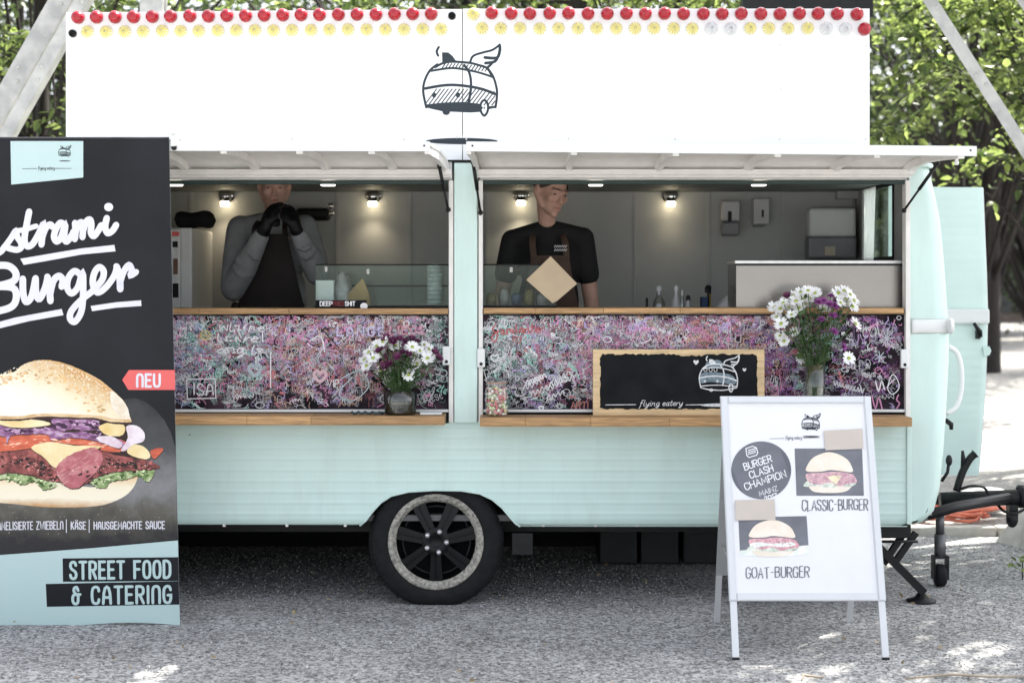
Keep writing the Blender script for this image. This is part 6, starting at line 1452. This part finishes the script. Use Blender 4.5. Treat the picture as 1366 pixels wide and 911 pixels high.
# fridge at the left
yfz = 1.02
fr = thing('fridge', 'white fridge with small stickers behind the banner edge', 'fridge', (gx(215, yfz), 1.3, ZF))
a, b = gx(150, yfz), gx(256, yfz); zt2 = gz(304, yfz)
MB().box((a, yfz, ZF), (b, 1.65, zt2), .01).build('cabinet', M_wp, fr); MB().box((a+.004, yfz-.04, ZF+.03), (b-.06, yfz-.001, zt2-.01), .008).build('door', M_wp, fr)
for (x0, y0, x1, y1, mt_) in ((229, 309, 239, 315, G_red), (230, 322, 237, 330, M_black), (231, 345, 237, 366, mat('brown_sticker', (.16, .09, .06), .6)), (229, 378, 238, 397, M_black)):
    p0, p1 = P(x0, y1, yfz-.045), P(x1, y0, yfz-.045); MB().box((p0.x, yfz-.043, p0.z), (p1.x, yfz-.041, p1.z)).build('sticker', mt_, fr)
m_ = MB(); 
m_.grid(lambda u, v: (gx(232+56*v, 1.2)+.0, 1.2+.07*math.sqrt(max(0, 1-(2*v-1)**4))*math.cos(6.283*u), zt2+.052+.052*math.sqrt(max(0, 1-(2*v-1)**4))*math.sin(6.283*u)+.008*math.sin(9*v+3*u)), 18, 14); tag(m_.build('black_bundle', mat('black_cloth', (.004, .004, .005), .85, bump=.4, bscale=30)), 'black cloth bundle lying on top of the fridge', 'cloth')
# dark clamp on the back wall right of the cook
r = thing('wall_bracket', 'dark bracket with metal knobs on the back wall right of the cook', 'bracket', P(428, 300, yw))
pbox((398, 279), (442, 295), yw-.14, yw-.01, .02).build('body', M_black, r)
for x, y in ((441, 275), (442, 285)): m_ = MB(); m_.ell(P(x, y, yw-.15), (.02, .02, .02), 10, 8); m_.build('knob', M_chrome, r)
# scale on the counter end
# ================================================================ PEOPLE
def blob(name, prims, voxel, m, parent, smooth=6):
    """many overlapping limbs, fused to ONE continuous skin"""
    m_ = MB()
    for p in prims:
        if p[0] == 'e': m_.ell(p[1], p[2], 20, 14, p[3] if len(p) > 3 else None)
        else:
            pts, rs = p[1], p[2]; pts = [Vector(q_) for q_ in pts]
            m_.tube(pts, list(rs), 14, sy=p[3] if len(p) > 3 else 1.0)
            for q_, r_ in zip(pts, rs): m_.ell(q_, (r_, r_, r_), 12, 8) if len(p) <= 3 else None
    me = m_.mesh(name); o = bpy.data.objects.new(name, me); COL.objects.link(o)
    rm = o.modifiers.new('r', 'REMESH'); rm.mode = 'VOXEL'; rm.voxel_size = voxel; rm.use_smooth_shade = True
    sm2 = o.modifiers.new('s', 'SMOOTH'); sm2.factor = .5; sm2.iterations = smooth
    dg = bpy.context.evaluated_depsgraph_get(); me2 = bpy.data.meshes.new_from_object(o.evaluated_get(dg)); me2.name = name
    bpy.data.objects.remove(o); bpy.data.meshes.remove(me)
    me2.materials.clear(); return link(name, me2, m, parent)
def head_prims(c, R, s=1.0):
    f = lambda v: Vector(c) + R @ (Vector(v)*s); e = lambda v, r: ('e', f(v), tuple(x*s for x in r), R)
    cp = lambda a, b, r0, r1: ('c', [f(a), f(b)], [r0*s, r1*s])
    pr = [e((0, .018, .03), (.076, .094, .088)), e((0, -.03, -.015), (.064, .058, .086)), e((0, -.042, -.074), (.047, .044, .036)), e((0, -.078, -.096), (.02, .016, .018)),
          cp((0, -.088, .008), (0, -.108, -.026), .008, .0125), e((-.011, -.098, -.031), (.009, .01, .008)), e((.011, -.098, -.031), (.009, .01, .008)),
          cp((-.04, -.074, .024), (-.012, -.086, .021), .010, .010), cp((.04, -.074, .024), (.012, -.086, .021), .010, .010),
          cp((-.018, -.087, -.056), (.018, -.087, -.056), .0065, .0065), cp((-.015, -.086, -.067), (.015, -.086, -.067), .0075, .0075),
          e((-.04, -.062, -.02), (.022, .022, .026)), e((.04, -.062, -.02), (.022, .022, .026)),
          e((-.080, .012, -.004), (.009, .019, .030)), e((.080, .012, -.004), (.009, .019, .030)), e((-.080, .016, -.012), (.012, .014, .02)), e((.080, .016, -.012), (.012, .014, .02)), cp((-.05, -.03, -.07), (-.066, .005, -.03), .016, .02), cp((.05, -.03, -.07), (.066, .005, -.03), .016, .02)]
    return pr, f
def hand_prims(wr, dirv, palm, side, curl=.6, L=.075):
    """wrist, forward direction, palm normal; five fingers"""
    wr, d_, n_ = Vector(wr), Vector(dirv).normalized(), Vector(palm).normalized(); s_ = d_.cross(n_).normalized()*side
    pr = [('e', wr+d_*.045, (.03, .03, .03)), ('c', [wr, wr+d_*.045], [.025, .03]), ('c', [wr+d_*.05-s_*.025, wr+d_*.085-s_*.03], [.02, .013]), ('c', [wr+d_*.05+s_*.025, wr+d_*.08+s_*.03], [.02, .013])]
    for i, l_ in enumerate((.062, .074, .078, .07)):
        b_ = wr + d_*.088 + s_*(.031-.0205*i); a1 = curl*.6; a2 = curl*1.4
        m1 = b_ + (d_*math.cos(a1)+n_*math.sin(a1))*l_*.5; m2 = m1 + (d_*math.cos(a2)+n_*math.sin(a2))*l_*.5
        pr.append(('c', [b_, m1, m2], [.010, .009, .0075]))
    t0 = wr + d_*.035 - s_*.03; pr.append(('c', [t0, t0+d_*.03-s_*.02+n_*.012, t0+d_*.06-s_*.02+n_*.024], [.012, .0105, .009]))
    return pr
M_skin = mat('skin', (.46, .275, .21), .5, var=.06, scale=30, sss=.12); M_hair = mat('hair_brown', (.045, .027, .016), .6, var=.3, scale=60, stretch=(1, 1, .2), bump=.4, bscale=150)
M_tee = mat('black_tee', (.006, .006, .007), .85, var=.2, bump=.1); M_apron = mat('brown_apron', (.06, .034, .023), .8, var=.15, scale=14, bump=.08); M_sweat = mat('grey_sweat', (.21, .217, .225), .9, var=.1, scale=16, bump=.25, bscale=24)
M_glove = mat('black_glove', (.004, .004, .005), .5, spec=.3, var=.2); M_trous = mat('dark_trousers', (.02, .022, .028), .85); M_lip = mat('lips', (.36, .15, .13), .5); M_eye = mat('dark_eye', (.02, .015, .012), .25); M_aprd = mat('dark_apron', (.010, .006, .005), .75, var=.2, bump=.08)
def lower_body(cx, cy, zh):
    return [('c', [(cx-.09, cy, zh), (cx-.10, cy-.01, .92), (cx-.10, cy+.01, .53)], [.095, .065, .045]), ('c', [(cx+.09, cy, zh), (cx+.10, cy-.01, .92), (cx+.10, cy+.01, .53)], [.095, .065, .045]),
            ('c', [(cx-.10, cy+.03, .50), (cx-.11, cy-.16, .49)], [.038, .03]), ('c', [(cx+.10, cy+.03, .50), (cx+.11, cy-.16, .49)], [.038, .03])]
def face_bits(root, f, R, s=1.0):
    for sx in (-1, 1):
        m_ = MB(); m_.ell(f((sx*.031, -.0785, .004)), (.010, .007, .0042), 12, 8, R); m_.build('eye', M_eye, root)
        m_ = MB(); m_.tube([f((sx*.013, -.096, .026)), f((sx*.032, -.091, .032)), f((sx*.047, -.078, .027))], [.002, .003, .0015], 6); m_.build('eyebrow', M_hair, root)
    m_ = MB(); m_.tube([f((-.02, -.0895, -.0605)), f((0, -.0945, -.060)), f((.02, -.0895, -.0605))], [.002, .005, .002], 8); m_.build('mouth', M_lip, root)
def hair(root, f, R):
    m_ = MB(); V = []; n = 28; rr = 14
    for i in range(rr+1):
        t = math.pi*.60*i/rr
        for k_ in range(n):
            a = 2*math.pi*k_/n; fr_ = max(0, -math.sin(a)); tt = min(t, math.pi*(.60-.235*fr_**2))
            V.append(f((.081*math.sin(tt)*math.cos(a), .018+.100*math.sin(tt)*math.sin(a), .032+.095*math.cos(tt))))
    m_.add(V, [(i*n+k_, i*n+(k_+1) % n, (i+1)*n+(k_+1) % n, (i+1)*n+k_) for i in range(rr) for k_ in range(n)], True)
    return m_.build('hair', M_hair, root)
# --- server in black T-shirt
Yp = .80
hc = P(735, 255, Yp-.07); hc.z += .0; X0 = hc.x - .005
def Q(px, py, dy_=0.0): return P(px, py, Yp+dy_)
PS_ = thing('person', 'person in black T-shirt and brown apron looking down behind the right counter', 'person', (X0, Yp, ZF), 'people inside the trailer')
R = Euler((math.radians(20), math.radians(5), math.radians(36))).to_matrix()
hp, f = head_prims(hc, R, 1.13)
nk = Vector((hc.x-.02, Yp+.045, 0))
shL, shR = Q(683, 321, .03), Q(778, 318, .03); elL, elR = Q(666, 415, .06), Q(790, 415, .05)
wrL, wrR = Vector((elL.x+.1, Yp-.2, 1.36)), Vector((elR.x-.12, Yp-.22, 1.36))
body = hp + [('c', [f((0, .03, -.05)), Vector((hc.x-.018, Yp+.03, 1.985)), Vector((hc.x-.018, Yp+.045, 1.90))], [.05, .050, .062]),
  ('e', (X0-.005, Yp+.04, 1.76), (.16, .10, .16)), ('e', (X0-.005, Yp+.04, 1.58), (.15, .095, .22)), ('e', (X0-.005, Yp+.03, 1.36), (.155, .10, .14)),
  ('c', [shL, (shL+shR)/2+Vector((0, .02, .04)), shR], [.05, .06, .05]), ('c', [shL, elL, wrL], [.056, .042, .028]), ('c', [shR, elR, wrR], [.056, .042, .028])] + lower_body(X0, Yp+.03, 1.30)
body += hand_prims(wrL, (.3, -1, -.1), (0, 0, -1), 1) + hand_prims(wrR, (-.3, -1, -.1), (0, 0, -1), -1)
blob('body', body, .0055, M_skin, PS_, 8); face_bits(PS_, f, R); hair(PS_, f, R)
slL, slR = shL.lerp(elL, .47), shR.lerp(elR, .50)
tee = [('e', (X0-.005, Yp+.04, 1.77), (.178, .118, .16)), ('e', (X0-.005, Yp+.04, 1.56), (.172, .115, .25)), ('e', (X0-.005, Yp+.03, 1.34), (.178, .118, .14)),
  ('c', [shL, (shL+shR)/2+Vector((0, .02, .045)), shR], [.062, .074, .062]), ('c', [shL, slL], [.064, .067]), ('c', [shR, slR], [.064, .067]), ('c', [Vector((hc.x-.018, Yp+.05, 1.96)), Vector((hc.x-.015, Yp+.05, 1.90))], [.06, .10]), ('c', [shL+Vector((.03, .01, .01)), Vector((hc.x-.018, Yp+.055, 1.96)), shR+Vector((-.03, .01, .01))], [.045, .05, .045])]
blob('shirt', tee, .010, M_tee, PS_, 5)
def yfront(x, z, cx=X0-.005): return Yp + .04 - .138*math.sqrt(max(0, 1-((x-cx)/.215)**2)) - .004
m_ = MB(); zA, zBm = gz(341, Yp-.1), 1.0
def apf(u, v):
    z = zA + (zBm-zA)*v; hw = .105 + .085*min(1, v*2.0)**1.2; x = X0+.0+(2*u-1)*hw; return (x, yfront(x, z) - .012 + .006*math.sin(14*x)*v, z)
m_.grid(apf, 18, 24); m_.grid(lambda u, v: Vector(apf(u, v))+Vector((0, .004, 0)), 18, 24); m_.build('apron', M_apron, PS_)
for sx, px, py in ((-1, 711, 315), (1, 750, 314)):
    m_ = MB(); a_ = Vector(apf(.0 if sx < 0 else 1, 0)); tp2 = Q(px, py, .0); mid2 = a_.lerp(tp2, .55)+Vector((0, -.03, 0)); 
    for v_ in (mid2,): v_.y = min(v_.y, Yp-.092)
    pts = smooth_curve([a_+Vector((-sx*.014, -.003, -.01)), mid2, tp2+Vector((0, -.03, 0)), Vector((hc.x-.01+sx*.062, Yp+.06, 1.90))], 6); m_.tube(pts, .004, 8, sy=4.6); m_.build('apron_strap', M_apron, PS_)
PT2 = Plane((0, yfront(X0+.05, 1.85)-.022, 0), (0, -1, 0)); k = Ink(); k.poly([(738.5, 326), (760, 326), (760, 336.5), (738.5, 336.5)]); 
lg_ = MB(); lg_.add([PT2(738.5, 326), PT2(756, 326), PT2(756, 336.5), PT2(738.5, 336.5)], [(0,1,2,3)])
k = Ink(); 
for j in range(2): k.stroke([(739.5+i*1.5, 328.7+j*5+(-1)**i*1.3) for i in range(12)], 1.0)
k.build('chest_print', M_gp, PS_, PT2)
# --- cook with gloved hands at the mouth
Yc = 1.02
def Q2(px, py, dy_=0.0): return P(px, py, Yc+dy_)
hc2 = P(366, 248, Yc); X2 = hc2.x-.01
PC_ = thing('person', 'person in grey sweatshirt and dark apron with black gloved hands at the mouth', 'person', (X2, Yc, ZF), 'people inside the trailer')
R2 = Euler((math.radians(14), 0, math.radians(8))).to_matrix(); hp2, f2 = head_prims(hc2, R2, 1.1)
sA, sB = Q2(321, 306, .03), Q2(406, 305, .03); eA, eB = Q2(312, 384, -.06), Q2(424, 364, -.06); wA, wB = Q2(354, 304, -.24), Q2(395, 306, -.24)
hA, hB = Q2(367, 262, -.22), Q2(380, 262, -.22)
body = hp2 + [('c', [f2((0, .03, -.05)), Vector((X2, Yc+.03, 2.02)), Vector((X2, Yc+.04, 1.94))], [.055, .056, .068]),
  ('e', (X2, Yc+.04, 1.82), (.17, .10, .17)), ('e', (X2, Yc+.04, 1.58), (.15, .095, .22)), ('e', (X2, Yc+.03, 1.36), (.155, .10, .14)),
  ('c', [sA, (sA+sB)/2+Vector((0, .02, .03)), sB], [.05, .065, .05]), ('c', [sA, eA, wA], [.05, .04, .028]), ('c', [sB, eB, wB], [.05, .04, .028])] + lower_body(X2, Yc+.03, 1.30)
body += hand_prims(wA, hA-wA, (.6, .6, .2), 1, .9) + hand_prims(wB, hB-wB, (-.6, .6, .2), -1, .9)
blob('body', body, .0065, M_skin, PC_, 4); face_bits(PC_, f2, R2); hair(PC_, f2, R2)
wA2, wB2 = eA.lerp(wA, .86), eB.lerp(wB, .86)
sw = [('e', (X2, Yc+.04, 1.80), (.19, .125, .16)), ('e', (X2, Yc+.04, 1.58), (.195, .13, .26)), ('e', (X2, Yc+.03, 1.34), (.19, .125, .14)), ('c', [sA, (sA+sB)/2+Vector((0, .02, .03)), sB], [.07, .08, .07]),
  ('c', [sA, sA.lerp(eA, .5), eA], [.082, .084, .078]), ('c', [eA, eA.lerp(wA2, .45), wA2], [.078, .072, .048]), ('c', [sB, sB.lerp(eB, .5), eB], [.082, .08, .074]), ('c', [eB, eB.lerp(wB2, .45), wB2], [.074, .068, .048]), ('c', [Vector((X2, Yc+.03, 1.985)), Vector((X2, Yc+.04, 1.92))], [.07, .10])]
for i in range(14):      # folds in the sleeves
    for (s_, e_) in ((sA, eA), (eA, wA2), (sB, eB), (eB, wB2)):
        t_ = random.random(); c_ = s_.lerp(e_, .1+.8*t_); n_ = Vector((random.uniform(-1, 1), -1, random.uniform(-1, 1))).normalized(); d_ = (e_-s_).normalized().cross(n_)
        if random.random() < .6: sw.append(('c', [c_+n_*.064+d_*.04, c_+n_*.072, c_+n_*.062-d_*.04+Vector((0, 0, .02))], [.009, .013, .008]))
blob('sweatshirt', sw, .009, M_sweat, PC_, 3)
MB().lathe([(.072, .0), (.08, .012), (.074, .045), (.067, .045)], (X2, Yc+.03, 1.985), 'Z', 24).build('collar', M_black, PC_)
def glove(w0, h0, pal, side, e0):
    d_ = (h0-w0).normalized(); pr = [('e' if p[0] == 'e' else 'c', *p[1:]) for p in hand_prims(w0, d_, pal, side, .9)]; out_ = []
    for p in pr:
        if p[0] == 'e': out_.append(('e', p[1], tuple(r_*1.14 for r_ in p[2])))
        else: out_.append(('c', p[1], [r_+.0035 for r_ in p[2]]))
    out_.append(('c', [e0.lerp(w0, .72), w0, w0+d_*.04], [.046, .036, .038])); blob('glove', out_, .006, M_glove, PC_, 2)
glove(wA, hA, (.6, .6, .2), 1, eA); glove(wB, hB, (-.6, .6, .2), -1, eB)
m_ = MB(); zA2 = gz(312, Yc-.15)
def apf2(u, v):
    z = zA2 + (.95-zA2)*v; hw = .10 + .10*min(1, v*2.2)**1.1; x = X2+(2*u-1)*hw; return (x, Yc+.04-.158*math.sqrt(max(0, 1-((x-X2)/.25)**2)) + .006*math.sin(12*x)*v, z)
m_.grid(apf2, 16, 22); m_.grid(lambda u, v: Vector(apf2(u, v))+Vector((0, .004, 0)), 16, 22); m_.build('apron', M_aprd, PC_)
for sx in (-1, 1):
    a_ = Vector(apf2(0 if sx < 0 else 1, 0)); m_ = MB(); m_.tube(smooth_curve([a_+Vector((-sx*.012, 0, -.01)), Vector((X2+sx*.085, Yc-.10, 1.98)), Vector((X2+sx*.07, Yc+.05, 2.05))], 6), .004, 8, sy=4); m_.build('apron_strap', M_aprd, PC_)
m_ = MB(); p_ = Vector(apf2(.02, .42)); m_.ell(p_+Vector((-.02, 0, 0)), (.025, .02, .03)); m_.build('apron_knot', M_aprd, PC_)
